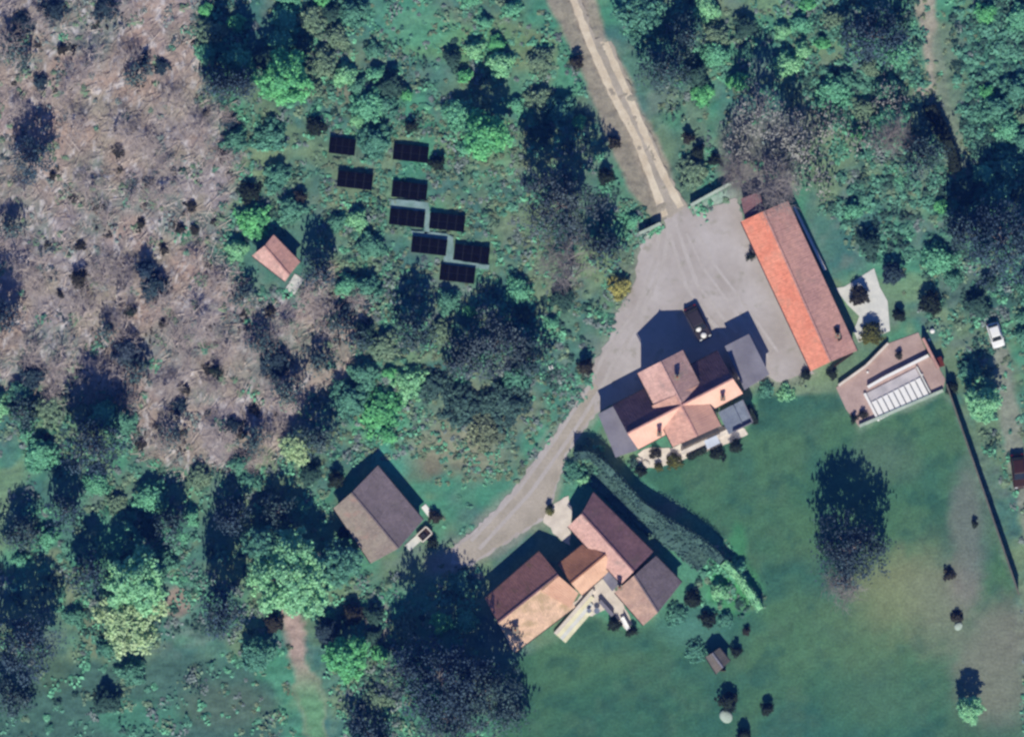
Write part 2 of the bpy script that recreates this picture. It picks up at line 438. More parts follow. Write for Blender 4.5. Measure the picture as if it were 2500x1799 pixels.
blob(2250, 225, 22, 18, S(176, 160, 150), .9)
rl = line_d([(2435, 850), (2455, 960), (2480, 1080), (2520, 1300)], GX, GY)
paint(1 - sst(16, 34, rl + edge * .3), S(146, 150, 134), 0.95)
fieldm = sst(-20, 30, sdf([(2330, -400), (2900, -400), (2900, 460), (2420, 440), (2350, 330)], GX, GY) + edge)
paint(fieldm, S(66, 118, 98), 0.9)
blob(2150, 260, 90, 40, S(150, 160, 134), .7); blob(2210, 350, 70, 40, S(138, 150, 132), .7)
blob(1860, 440, 90, 60, S(126, 124, 118), .8)
blob(2430, 720, 120, 60, S(70, 104, 98), .8)
blob(1180, 1010, 150, 90, S(142, 148, 120), .9, .6); blob(1110, 1090, 130, 70, S(150, 150, 124), .85, .6); blob(1240, 960, 60, 40, S(118, 134, 112), .7)
blob(2200, 1450, 120, 110, S(144, 150, 112), .75, 1.0); blob(2150, 1500, 170, 130, S(118, 138, 100), .5, 1.0); blob(2280, 1400, 90, 120, S(132, 140, 112), .5, 1.0); blob(2330, 1520, 110, 130, S(128, 138, 116), .55, .8); blob(2450, 1700, 150, 120, S(128, 134, 114), .6, .7); blob(2150, 1700, 140, 90, S(92, 126, 96), .5, .8)
blob(400, 850, 120, 60, S(126, 134, 126), .6, .7); blob(640, 900, 120, 70, S(122, 132, 122), .6, .7); blob(780, 860, 90, 70, S(126, 132, 118), .7, .6); blob(180, 980, 120, 50, S(118, 130, 120), .6)
blob(1850, 360, 120, 110, S(134, 128, 124), .75, .6); blob(1960, 300, 80, 60, S(130, 130, 124), .6, .6); blob(2180, 300, 90, 70, S(142, 146, 132), .6, .6)
paint(sst(-26, 4, sdf(DRIVE, GX, GY) + edge * .35), S(160, 156, 142), .6)
blob(1095, 1375, 60, 45, S(164, 156, 146), .8, .7)
# fine mottling of the plants themselves
col = col * np.array([0.95, 0.99, 1.07]) * (0.86 + 0.28 * n_fine[..., None]) * (0.9 + 0.2 * n_sm[..., None])

road = np.maximum(sst(-10, 6, sdf(DRIVE, GX, GY)), 0)
rough_z = (n_sm - 0.5) * 0.35 + (n_fine - .5) * 0.25
quiet = np.clip(lw * 0.85 + road, 0, 1)
for q in [[(1430, 820), (1900, 760), (1900, 1160), (1480, 1180)], [(1170, 1180), (1690, 1180), (1690, 1600), (1170, 1600)], [(1790, 470), (1960, 470), (2330, 860), (2330, 1060), (2040, 1060)],
          [(800, 1120), (1060, 1120), (1060, 1390), (800, 1390)], [(600, 560), (760, 560), (760, 700), (600, 700)]]:
    quiet = np.maximum(quiet, sst(-30, 0, sdf(q, GX, GY)))
GZ = rough_z * (1 - quiet) * sst(-0.1, 0.1, 1 - (np.abs(GX - CX) > 1600)) - 0.03
GZ = np.where(road > 0.01, np.minimum(GZ, -0.03), GZ)
def gh(px, py):
    i = np.clip(np.searchsorted(NSX, px), 0, len(NSX) - 1); j = np.clip(np.searchsorted(NSY, py), 0, len(NSY) - 1)
    return GZ[j, i]

ny, nx = GX.shape
V = np.stack([(GX - CX) / M, (CY - GY) / M, GZ], -1).reshape(-1, 3)
ii = np.arange(nx * ny).reshape(ny, nx)
F = np.stack([ii[1:, :-1], ii[1:, 1:], ii[:-1, 1:], ii[:-1, :-1]], -1).reshape(-1, 4)
gm = bpy.data.materials.new('ground_cover'); gm.use_nodes = True
N, L = gm.node_tree.nodes, gm.node_tree.links
b = N['Principled BSDF']; b.inputs['Roughness'].default_value = 0.95; b.inputs['Specular IOR Level'].default_value = 0.1
at = N.new('ShaderNodeAttribute'); at.attribute_name = 'cover'
tc = N.new('ShaderNodeTexCoord')
n1 = N.new('ShaderNodeTexNoise'); n1.inputs['Scale'].default_value = 3.0; n1.inputs['Detail'].default_value = 5; n1.inputs['Roughness'].default_value = 0.65
L.new(tc.outputs['Object'], n1.inputs['Vector'])
mr = N.new('ShaderNodeMapRange'); mr.inputs[1].default_value = 0.3; mr.inputs[2].default_value = 0.7; mr.inputs[3].default_value = 0.78; mr.inputs[4].default_value = 1.22
L.new(n1.outputs[0], mr.inputs[0])
mu = N.new('ShaderNodeMix'); mu.data_type = 'RGBA'; mu.blend_type = 'MULTIPLY'; mu.inputs[0].default_value = 1
L.new(at.outputs['Color'], mu.inputs[6]); L.new(mr.outputs[0], mu.inputs[7]); L.new(mu.outputs[2], b.inputs['Base Color'])
bp_ = N.new('ShaderNodeBump'); bp_.inputs['Strength'].default_value = 0.35; bp_.inputs['Distance'].default_value = 0.15
L.new(n1.outputs[0], bp_.inputs['Height']); L.new(bp_.outputs[0], b.inputs['Normal'])
gme = mesh_np('ground', V, F, gm, True)
ca = gme.color_attributes.new('cover', 'FLOAT_COLOR', 'POINT')
ca.data.foreach_set('color', np.concatenate([col, np.ones(col.shape[:2] + (1,))], -1).reshape(-1).astype(np.float32))
tag(obj('ground', gme), 'rough green slope with brown leaf-littered wood, meadow and mown lawn', kind='structure')

# ---------------------------------------------------------------- driveway, ruts, paved areas
def sheet(name, poly, z, m, label, thick=0.02, parent=None, jitter=0.0):
    pts = [P(*p) for p in poly]
    if jitter:
        q = []
        for (a, b_) in zip(pts, pts[1:] + pts[:1]):
            n = max(1, int(math.hypot(b_[0] - a[0], b_[1] - a[1]) / 0.5))
            for k in range(n):
                t = k / n
                q.append((a[0] + (b_[0] - a[0]) * t + random.uniform(-jitter, jitter), a[1] + (b_[1] - a[1]) * t + random.uniform(-jitter, jitter)))
        pts = q
    o = MB().prism(pts, z - thick, z).build(name, m, parent)
    if parent is None:
        tag(o, label, kind='structure')
    return o

sheet('driveway', DRIVE, 0.02, pal['drive'], 'pale grey gravel courtyard and lane between the two houses', 0.06, jitter=0.22)

sheet('lane', [(1440, 934), (1462, 946), (1450, 1004), (1416, 1054), (1388, 1092), (1358, 1178), (1342, 1232), (1328, 1262), (1288, 1286), (1198, 1344), (1150, 1374), (1106, 1370), (1112, 1344), (1156, 1304), (1206, 1254), (1260, 1198), (1304, 1134), (1354, 1066), (1404, 1004)], 0.0275, pal['lane'], 'beige gravel lane running down from the courtyard to the grey shed', 0.005, jitter=.2)
def ribbon(name, pts, w, z, m, parent=None):
    Q = []
    for (a, b_) in zip(pts[:-1], pts[1:]):
        n = max(2, int(math.hypot(b_[0] - a[0], b_[1] - a[1]) / 12))
        Q += [(a[0] + (b_[0] - a[0]) * k / n, a[1] + (b_[1] - a[1]) * k / n) for k in range(n)]
    Q.append(pts[-1])
    Q = np.array(Q)
    T = np.gradient(Q, axis=0); T /= np.linalg.norm(T, axis=1)[:, None]
    Nn = np.stack([-T[:, 1], T[:, 0]], 1)
    ww = w * (0.85 + 0.35 * rng.random(len(Q)))
    Vs, Fs = [], []
    for k, (q, n_) in enumerate(zip(Q, Nn)):
        for s in (-1, 1):
            p = q + n_ * ww[k] * s / 2
            x, y = P(*p); Vs.append((x, y, z))
    for k in range(len(Q) - 1):
        Fs.append((2 * k, 2 * k + 1, 2 * k + 3, 2 * k + 2))
    return obj(name, mesh_np(name, Vs, Fs, m), parent)

track = sheet('track', [(1383, -40), (1408, -40), (1455, 95), (1490, 95), (1548, 232), (1592, 340), (1640, 440), (1678, 502), (1660, 515), (1640, 530), (1612, 530), (1588, 452), (1545, 340), (1490, 238), (1436, 115)], 0.075, pal['lane'], 'straight gravel farm track with two worn pale wheel ruts', 0.12, jitter=0.2)
ribbon('wheel_rut', [(1388, -30), (1408, 20), (1442, 110), (1497, 233), (1552, 336), (1593, 446), (1624, 528)], 18, 0.081, pal['rut'], track)
ribbon('wheel_rut', [(1474, 100), (1537, 240), (1581, 343), (1626, 439), (1662, 506)], 17, 0.081, pal['rut'], track)

wear = [mat('worn_gravel_pale', S(193, 187, 188), S(184, 177, 176), scale=.5, fine=.08), mat('worn_gravel_dark', S(181, 174, 173), S(188, 182, 182), scale=.5, fine=.08)]
drv = bpy.data.objects['driveway']
for k, pts in enumerate([[(1645, 530), (1668, 600), (1700, 690), (1760, 770), (1800, 812)], [(1625, 535), (1646, 606), (1676, 700), (1736, 784), (1778, 828)], [(1636, 540), (1620, 640), (1570, 760), (1530, 836), (1496, 886), (1472, 940), (1394, 1064), (1294, 1204), (1170, 1340)],
                         [(1612, 545), (1600, 640), (1556, 750), (1500, 830), (1468, 880), (1446, 930), (1370, 1050), (1270, 1190), (1150, 1320)], [(1700, 560), (1740, 640), (1830, 760), (1900, 860)], [(1676, 570), (1715, 652), (1806, 774), (1876, 872)]]):
    ribbon('tyre_track', pts, 9 if k < 4 else 7, 0.0315 + .0012 * k, wear[k // 2 % 2], drv)
tag(sheet('paving', [(2039, 704), (2062, 700), (2134, 655), (2148, 701), (2167, 735), (2173, 808), (2140, 822), (2096, 836), (2084, 808), (2098, 772), (2070, 745)], 0.03, pal['offwhite'], ''), 'white paved yard beside the long orange-roofed barn', kind='structure')
terr = sheet('terrace', [(2170, 838), (2242, 812), (2265, 866), (2284, 884), (2308, 926), (2301, 956), (2098, 1042), (2066, 1000), (2041, 946), (2114, 893)], 0.05, pal['terrace'], 'brown tiled terrace around the white pool cover', 0.1)
sheet('entrance_path', [(1338, 1238), (1386, 1212), (1398, 1250), (1392, 1290), (1392, 1330), (1376, 1322), (1326, 1276)], 0.034, pal['cream'], 'cream paved entrance path beside the lane', 0.05, jitter=0.15)
sheet('patio', [(1394, 1478), (1458, 1411), (1472, 1400), (1506, 1446), (1522, 1472), (1544, 1524), (1526, 1534), (1484, 1484), (1446, 1504), (1432, 1500), (1408, 1498)], 0.04, pal['cream'], 'cream stone patio in the corner of the lower house', 0.06, jitter=0.08)
sheet('house_terrace', [(1556, 1108), (1582, 1092), (1640, 1094), (1760, 1040), (1818, 1046), (1826, 1060), (1780, 1082), (1700, 1112), (1648, 1128), (1612, 1142), (1576, 1140)], 0.05, pal['cream'], 'cream terrace along the south front of the main house', 0.08, jitter=0.06)

# ---------------------------------------------------------------- building helpers
def v3(p, z):
    x, y = P(*p)
    return np.array([x, y, z], float)

def slope(parent, name, e0, e1, r1, r0, m, thick=0.12, tile=0.3, amp=0.007, rows=0.42, label=None):
    """a tiled roof slope: e0-e1 eave, r0-r1 ridge (3-D points); pan-and-cover rows are real relief"""
    e0, e1, r0, r1 = (np.array(q, float) for q in (e0, e1, r0, r1))
    le = max(np.linalg.norm(e1 - e0), np.linalg.norm(r1 - r0)); ls = max(np.linalg.norm(r0 - e0), np.linalg.norm(r1 - e1))
    nu = max(2, int(le / (tile / 2))); nv = max(2, int(ls / rows))
    nrm = np.cross(e1 - e0, (r0 + r1) / 2 - (e0 + e1) / 2); nrm /= np.linalg.norm(nrm)
    if nrm[2] < 0: nrm = -nrm
    u = np.linspace(0, 1, nu + 1)[None, :, None]; v = np.linspace(0, 1, nv + 1)[:, None, None]
    G = (e0 * (1 - u) + e1 * u) * (1 - v) + (r0 * (1 - u) + r1 * u) * v
    wave = np.where(np.arange(nu + 1) % 2 == 0, amp, -amp)[None, :, None]
    sag = (rng.random((nv + 1, nu + 1, 1)) - .5) * 0.025 - 0.05 * np.sin(np.pi * u) * np.sin(np.pi * v * .9)
    G = G + nrm * (wave + sag)
    n = (nu + 1) * (nv + 1)
    idx = np.arange(n).reshape(nv + 1, nu + 1)
    Vs = list(G.reshape(-1, 3)); Fs = []
    for j in range(nv):
        for i in range(nu):
            Fs.append((idx[j, i], idx[j, i + 1], idx[j + 1, i + 1], idx[j + 1, i]))
    low = [c - nrm * thick for c in (e0, e1, r1, r0)]
    k = len(Vs); Vs += low
    Fs.append((k + 3, k + 2, k + 1, k))
    Fs.append(tuple([k, k + 1] + [int(t) for t in idx[0, ::-1]]))
    Fs.append(tuple([k + 2, k + 3] + [int(t) for t in idx[-1, :]]))
    Fs.append(tuple([k + 3, k] + [int(t) for t in idx[:, 0]]))
    Fs.append(tuple([k + 1, k + 2] + [int(t) for t in idx[::-1, -1]]))
    o = obj(name, mesh_np(name, Vs, [tuple(int(t) for t in f) for f in Fs], m), parent)
    if label: o['label'] = label
    return o

def ridge_cap(parent, a, b_, m, r=0.13):
    a = np.array(a, float); b_ = np.array(b_, float); d = np.linalg.norm(b_ - a); n = max(1, int(d / 0.45)); mb = MB()
    for k in range(n):
        p = a + (b_ - a) * k / n; q = a + (b_ - a) * (k + 1.08) / n if k < n - 1 else b_
        mb.tube(p, q, r * 1.08, r * 0.92, 6)
    o = mb.build('ridge_cap', m, parent)
    o['kind'] = 'stuff'
    return o

def opening(parent, kind, c, along, out, w, h, z, m=None):
    """door or window standing proud of a wall face; c = (x, y) on the wall, unit vectors along / out"""
    def bx(a0, a1, o0, o1, z0, z1):
        q = [(c[0] + along[0] * a + out[0] * o, c[1] + along[1] * a + out[1] * o) for a, o in ((a0, o0), (a1, o0), (a1, o1), (a0, o1))]
        return MB().prism(q, z0, z1)
    if kind == 'door':
        d = bx(-w / 2, w / 2, -0.04, 0.05, z, z + h).build('door', m or pal['wood'], parent)
        bx(w / 2 - 0.16, w / 2 - 0.1, 0.05, 0.1, z + h * .45, z + h * .52).build('handle', pal['alu'], d)
    else:
        d = bx(-w / 2, w / 2, -0.03, 0.04, z, z + h).build('window', m or pal['white'], parent)
        for s in (-1, 1):
            bx(s * w / 4 - w / 4 + 0.06, s * w / 4 + w / 4 - 0.06, 0.0, 0.05, z + .07, z + h - .07).build('pane', pal['glass'], d)
        bx(-w / 2 - .08, w / 2 + .08, 0.0, 0.14, z - 0.09, z - 0.01).build('sill', pal['offwhite'], d)

def gable(root, A, B, D, C_, R0, R1, ea, ed, rz, ma, md, wallm, over=0.35, openings=True, gz=0.0, capm=None, tile=0.3):
    """gabled block. eave A->B and eave D->C_ (same sense), ridge R0->R1 (survey units)"""
    a, b_, d, c = v3(A, ea), v3(B, ea), v3(D, ed), v3(C_, ed)
    r0, r1 = v3(R0, rz), v3(R1, rz)
    slope(root, 'roof_slope', a, b_, r1, r0, ma, tile=tile); slope(root, 'roof_slope', d, c, r1, r0, md, tile=tile)
    if capm is not None: ridge_cap(root, r0 + (0, 0, 0.02), r1 + (0, 0, 0.02), capm)
    for p_, q_, rr_ in ((a, b_, r0), (d, c, r0)):
        o_ = (p_ - rr_); o_[2] = 0; o_ = o_ / np.linalg.norm(o_) * .05
        MB().tube(p_ + o_ - (0, 0, .1), q_ + o_ - (0, 0, .1), .06, .06, 6).build('gutter', pal['alu'], root)
    cen = (a + b_ + c + d) / 4
    ax = (r1 - r0); ax[2] = 0; Lr = np.linalg.norm(ax); ax /= Lr
    sd = np.array([-ax[1], ax[0], 0])
    def ins(p, s_over):
        q = p.copy(); rel = q - cen
        q = q - ax * np.sign(rel @ ax) * over - sd * np.sign(rel @ sd) * s_over
        return q
    def drop(p, q, r): # underside height of the roof at the inset wall line
        return p
    sec = []
    for e0, rr, e1 in ((a, r0, d), (b_, r1, c)):
        p = ins(e0, over); q = ins(e1, over); t = rr - ax * np.sign((rr - cen) @ ax) * over
        wa = np.linalg.norm((rr - e0)[:2]); wd = np.linalg.norm((rr - e1)[:2])
        za = e0[2] + (rr[2] - e0[2]) * min(1, over / max(wa, .1)) - 0.16
        zd = e1[2] + (rr[2] - e1[2]) * min(1, over / max(wd, .1)) - 0.16
        sec.append([(p[0], p[1], gz - .3), (p[0], p[1], za), (t[0], t[1], rr[2] - .2), (q[0], q[1], zd), (q[0], q[1], gz - .3)])
    Vs = sec[0] + sec[1]
    Fs = [(0, 1, 2, 3, 4), (9, 8, 7, 6, 5), (0, 5, 6, 1), (1, 6, 7, 2), (2, 7, 8, 3), (3, 8, 9, 4), (4, 9, 5, 0)]
    me = mesh_np('wall', Vs, Fs, wallm)
    bm = bmesh.new(); bm.from_mesh(me); bmesh.ops.recalc_face_normals(bm, faces=bm.faces); bm.to_mesh(me); bm.free()
    wall = obj('wall', me, root)
    if openings:
        for (p, q, e) in ((Vs[0], Vs[5], ea), (Vs[4], Vs[9], ed)):
            p = np.array(p[:2]); q = np.array(q[:2]); ln = np.linalg.norm(q - p); al = (q - p) / ln
            out = np.array([-al[1], al[0]])
            if out @ ((p + q) / 2 - cen[:2]) < 0: out = -out
            n = max(1, int(ln / 3.2))
            for k in range(n):
                cc = p + (q - p) * (k + .5) / n
                if k == n // 2: opening(root, 'door', cc, al, out, 1.0, min(2.0, e - gz - .35), gz + 0.02)
                else: opening(root, 'window', cc, al, out, 1.0, min(1.1, e - gz - 1.2), gz + 0.9)
    return wall

def chimney(root, px, py, z0, z1, s=0.6, m=None):
    x, y = P(px, py)
    o = MB().box(x - s / 2, y - s / 2, z0, x + s / 2, y + s / 2, z1).build('chimney', m or pal['brownroof'], root)
    MB().box(x - s / 2 - .06, y - s / 2 - .06, z1 + .002, x + s / 2 + .06, y + s / 2 + .06, z1 + .1).build('chimney_cap', pal['stone'], o)
    MB().tube((x, y, z1 + .1), (x, y, z1 + .4), .14, .11, 8).build('flue_pot', pal['clay'], o)
    return o

def flat_roof(root, poly, z, m, wallm, over=0.25, posts=None, name='flat_roof'):
    pts = [P(*p) for p in poly]
    MB().prism(pts, z - 0.16, z).build(name, m, root, bevel=0.03)
    cx = sum(p[0] for p in pts) / len(pts); cy = sum(p[1] for p in pts) / len(pts)
    inn = [(x + (cx - x) * .12, y + (cy - y) * .12) for x, y in pts]
    if posts:
        for p in inn:
            MB().tube((p[0], p[1], -.2), (p[0], p[1], z - .16), .09, .09, 8).build('post', pal['wood'], root)
    else:
        MB().prism(inn, -.3, z - .163).build('wall', wallm, root)

def settle(root, px, py, z=0.0):
    """put the thing's origin at its base; parts keep their place"""
    x, y = P(px, py)
    for ch in root.children:
        ch.location = (ch.location[0] - x, ch.location[1] - y, ch.location[2] - z)
    root.location = (x, y, z)
    return root

# ---------------------------------------------------------------- long barn
barn = thing('long_barn', 'long barn with bright orange tiled roof along the east side of the gravel courtyard', 'barn')
gable(barn, (1808, 542), (1978, 906), (1922, 492), (2091, 856), (1863, 517), (2026, 883), 2.3, 2.5, 3.5, pal['orange'], pal['terra'], pal['stone'], capm=pal['terra'])  # sunward slope brighter, north-east slope duller: light held in the tile colours
chimney(barn, 2043, 820, 2.6, 3.7, 0.5, pal['brownroof'])
MB().prism([P(*p) for p in ((2033, 802), (2042, 798), (2054, 828), (2045, 834))], 2.84, 3.1).build('skylight', pal['darkwood'], barn)
settle(barn, 1950, 700)
annex = thing('barn_lean_to', 'low lean-to with shade-darkened red-brown roof at the north end of the long barn', 'lean-to')
slope(annex, 'roof_slope', v3((1808, 486), 1.7), v3((1818, 534), 1.7), v3((1866, 512), 2.1), v3((1852, 470), 2.1), pal['maroon'])  # maroon tiles hold the shade cast on this roof
MB().prism([P(*p) for p in ((1813, 490), (1821, 528), (1858, 511), (1846, 476))], -.2, 1.5).build('wall', pal['stone'], annex)
settle(annex, 1838, 502)
rail = thing('white_wall', 'low white wall running along the north-east side of the long barn', 'wall')
MB().beam(P(1938, 505), P(2014, 660), 0.22, -.2, 0.75).build('wall_body', pal['wallw'], rail)
MB().beam(P(1938, 505), P(2014, 660), 0.32, 0.752, 0.83).build('coping', pal['white'], rail)
settle(rail, 1976, 582)

# ---------------------------------------------------------------- main house
H = thing('main_house', 'rambling main house with crossing pink and orange tiled roofs on the courtyard', 'house')
e1 = np.array([0.887, -0.462]); s1 = np.array([0.462, 0.887])        # along the ridge / towards the south front
RW, RE = np.array([1530., 1057.]), np.array([1786., 924.])
def sp(p, a=0, s=0): return tuple(np.array(p) + e1 * a + s1 * s)
zr, zn, zs = 6.55, 3.0, 4.7
# long range: shade put into the north tile colour, sunlight into the south
gable(H, sp(RW, 0, -76), sp(RE, 0, -76), sp(RW, 6, 47), sp(RE, 6, 44), tuple(RW), tuple(RE), zn, zs, zr, pal['shademaroon'], pal['sunorange'], pal['wallc'], capm=pal['terra'])
# north cross wing
X0 = np.array([1652., 990.])
gable(H, (1555, 911), (1606, 1010), (1665, 855), (1716, 954), (1610, 883), (1661, 982), 5.2, 5.2, 6.6, pal['pinkroof'], pal['pinkroof2'], pal['wallc'], capm=pal['pinkroof'])
# south cross wing
gable(H, (1590, 990), (1641, 1090), (1706, 938), (1758, 1038), (1648, 964), (1700, 1064), 5.3, 5.3, 6.55, pal['salmon'], pal['brownpink'], pal['wallc'], capm=pal['terra'])
chimney(H, 1651, 921, 5.8, 7.1, 0.55, pal['maroon'])
chimney(H, 1608, 1058, 4.9, 6.9, 0.5, pal['brownroof'])
chimney(H, 1762, 972, 5.0, 6.7, 0.5, pal['brownroof'])
# west annexe, carport roof on the east, slate balcony
flat_roof(H, ((1459, 1010), (1506, 986), (1536, 1052), (1556, 1098), (1502, 1116), (1488, 1080)), 3.1, pal['flatgrey'], pal['wallc'])
settle(H, 1640, 990)
cp = thing('garage', 'grey flat-roofed garage beside the east end of the main house', 'garage')
flat_roof(cp, ((1768, 845), (1827, 815), (1877, 914), (1816, 952)), 3.05, pal['flatgrey'], pal['wallc'])
opening(cp, 'door', P(1786, 905), np.array([-.46, .888]), np.array([-.888, -.46]), 1.0, 2.0, .02)
settle(cp, 1828, 878)
bal = thing('slate_balcony', 'blue-grey slate roof terrace on the east side of the main house', 'terrace')
flat_roof(bal, ((1752, 1006), (1811, 976), (1836, 1030), (1778, 1060)), 2.9, pal['slate'], pal['wallw'])
for a, b_ in (((1811, 976), (1836, 1030)), ((1836, 1030), (1788, 1054))):
    MB().beam(P(*a), P(*b_), 0.14, 2.903, 3.5).build('parapet', pal['flatgrey'], bal)
MB().beam(P(1789, 990), P(1812, 1040), 0.12, 2.903, 3.1).build('upstand', pal['slate'], bal)
settle(bal, 1800, 1015)

gut = thing('glass_verandah', 'dark glazed verandah strip under the south eave of the main house', 'verandah')
slope(gut, 'roof_slope', v3((1668, 1092), 2.5), v3((1756, 1051), 2.5), v3((1750, 1042), 2.8), v3((1662, 1083), 2.8), pal['plastic'], amp=0.0)
for t in (0.05, 0.35, 0.65, 0.95):
    x, y = P(1668 + 88 * t, 1092 - 41 * t)
    MB().tube((x, y + .1, -.1), (x, y + .1, 2.42), .05, .05, 6).build('post', pal['white'], gut)
settle(gut, 1710, 1068)
tw = thing('terrace_wall', 'low white wall edging the south terrace of the main house', 'wall')
MB().beam(P(1664, 1106), P(1778, 1052), 0.45, -.1, 0.7).build('wall_body', pal['wallw'], tw)
MB().beam(P(1664, 1106), P(1778, 1052), 0.55, 0.702, 0.78).build('coping', pal['cream'], tw)
settle(tw, 1720, 1080)
aw = thing('awning', 'pale blue-white square awning on the south terrace of the main house', 'awning')
slope(aw, 'canopy', v3((1726, 1096), 2.0), v3((1758, 1081), 2.0), v3((1748, 1062), 2.3), v3((1718, 1076), 2.3), mat('awning_cloth', S(196, 204, 220), S(184, 192, 210), fine=.04), amp=0.01, thick=0.03)
for p in ((1727, 1093), (1756, 1080), (1748, 1065), (1720, 1077)):
    x, y = P(*p); MB().tube((x, y, -.1), (x, y, 1.95), .03, .03, 6).build('post', pal['white'], aw)
settle(aw, 1738, 1079)

# ---------------------------------------------------------------- lower house
H2 = thing('lower_house', 'brown-roofed farmhouse of several joined ranges beside the clipped hedge', 'house')  # tile colours carry the light: paler sunlit slopes, darker turned-away ones
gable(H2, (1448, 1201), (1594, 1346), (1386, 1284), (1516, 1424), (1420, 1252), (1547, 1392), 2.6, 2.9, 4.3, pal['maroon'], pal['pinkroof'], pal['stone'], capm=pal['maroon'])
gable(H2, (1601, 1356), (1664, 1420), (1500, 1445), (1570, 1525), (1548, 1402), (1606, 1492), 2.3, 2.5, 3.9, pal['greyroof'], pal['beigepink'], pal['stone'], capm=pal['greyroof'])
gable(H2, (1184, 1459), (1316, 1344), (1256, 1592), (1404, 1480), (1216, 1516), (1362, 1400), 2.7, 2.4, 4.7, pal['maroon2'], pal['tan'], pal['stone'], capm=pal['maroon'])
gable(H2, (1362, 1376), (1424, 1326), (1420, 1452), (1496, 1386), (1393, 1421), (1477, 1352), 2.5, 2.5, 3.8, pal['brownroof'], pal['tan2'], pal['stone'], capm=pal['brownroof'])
slope(H2, 'porch_roof', v3((1392, 1482), 3.2), v3((1412, 1446), 3.2), v3((1364, 1404), 4.72), v3((1322, 1440), 4.72), pal['orange2'])
slope(H2, 'lean_to_roof', v3((1470, 1410), 2.4), v3((1494, 1442), 2.4), v3((1543, 1394), 2.9), v3((1510, 1370), 2.9), pal['flatgrey'], amp=0.01)
chimney(H2, 1258, 1535, 3.3, 5.0, 0.65, pal['brownroof'])
chimney(H2, 1512, 1432, 3.0, 4.4, 0.5, pal['brownroof'])
settle(H2, 1420, 1400)

dk = thing('garden_steps', 'pale cream stepped deck running down beside the lower house', 'steps')
A0, A1 = np.array([1352., 1544.]), np.array([1446., 1436.]); dn = np.array([0.755, 0.656])
mats_ = [pal['cream'], pal['deckcream'], pal['offwhite'], pal['deckcream']]
for k in range(4):
    a = A0 + dn * k * 9.5; b_ = A1 + dn * k * 9.5 - (A1 - A0) * (0.10 * k)
    q = [a, b_, b_ + dn * 9.3, a + dn * 9.3]
    MB().prism([P(*p) for p in q], -.05, 0.52 - 0.11 * k).build('step', mats_[k], dk, bevel=0.02)
settle(dk, 1400, 1500)
for px, lab in ((1438, 'small round grey garden table on the cream patio, western of two'), (1457, 'round grey garden table on the cream patio, eastern of two')):
    t = thing('garden_table', lab, 'table', group='tables on the patio')
    x, y = P(px, 1490); r = 0.28 if px == 1438 else 0.36
    MB().tube((x, y, .70), (x, y, .74), r, r, 20).build('table_top', pal['slate'], t)
    MB().tube((x, y, .06), (x, y, .70), .04, .04, 8).build('stem', pal['alu'], t)
    MB().tube((x, y, .04), (x, y, .06), .2, .2, 12).build('base', pal['alu'], t)
    settle(t, px, 1490, 0.04)
dw = thing('dry_stone_wall', 'short grey stone wall edging the patio beside the lower house', 'wall')
MB().beam(P(1464, 1466), P(1496, 1502), 0.4, -.1, 0.8).build('wall_body', pal['stone'], dw)
MB().beam(P(1464, 1466), P(1496, 1502), 0.46, 0.802, 0.88).build('coping', pal['flatgrey'], dw)
settle(dw, 1480, 1484)
ww_ = thing('white_bench', 'white painted bench against the south-east range of the lower house', 'bench')
x0, y0 = P(1518, 1506); x1, y1 = P(1534, 1536)
MB().beam((x0, y0), (x1, y1), 0.5, 0.42, 0.48).build('seat', pal['white'], ww_)
for t in (.1, .9):
    MB().beam((x0 + (x1 - x0) * t - .2, y0 + (y1 - y0) * t), (x0 + (x1 - x0) * t + .2, y0 + (y1 - y0) * t), 0.08, 0.03, .418).build('leg', pal['white'], ww_)
MB().beam((x0 + .22, y0 + .1), (x1 + .22, y1 + .1), 0.06, 0.485, 0.95).build('backrest', pal['white'], ww_)
settle(ww_, 1526, 1521, 0.03)

# ---------------------------------------------------------------- grey shed, small hut, garden hut
sh = thing('grey_shed', 'shed with wide grey and beige pitched roof beside the lane', 'shed')
gable(sh, (923, 1136), (1034, 1268), (815, 1240), (906, 1374), (860, 1201), (974, 1337), 2.3, 2.1, 3.1, pal['greyroof'], pal['beigeroof'], pal['stone'], capm=pal['greyroof'])
settle(sh, 925, 1256)
hut = thing('brick_hut', 'small hut with pink tiled roof at the edge of the brown wood', 'hut')
gable(hut, (669, 574), (734, 640), (616, 625), (697, 688), (647, 601), (708, 672), 2.2, 1.9, 2.7, pal['terra'], pal['pinkroof'], mat('brick_red', S(110, 48, 38), S(90, 40, 32), scale=3, fine=.2), capm=pal['terra'])
settle(hut, 680, 632)
gh_ = thing('garden_hut', 'tiny grey-brown roofed garden hut on the lower lawn', 'hut')
gable(gh_, (1756, 1580), (1782, 1612), (1722, 1602), (1748, 1644), (1738, 1592), (1764, 1628), 1.8, 1.8, 2.3, mat('felt_grey', S(112, 104, 100), S(96, 92, 90), fine=.1), mat('felt_grey2', S(126, 116, 110), S(108, 102, 98), fine=.1), pal['darkwood'], over=.2, capm=pal['flatgrey'], openings=False)
x, y = P(1766, 1642)
MB().box(x - .4, y + .25, 0.0, x + .3, y + .31, 1.55).build('door', pal['wood'], gh_)
settle(gh_, 1752, 1612)

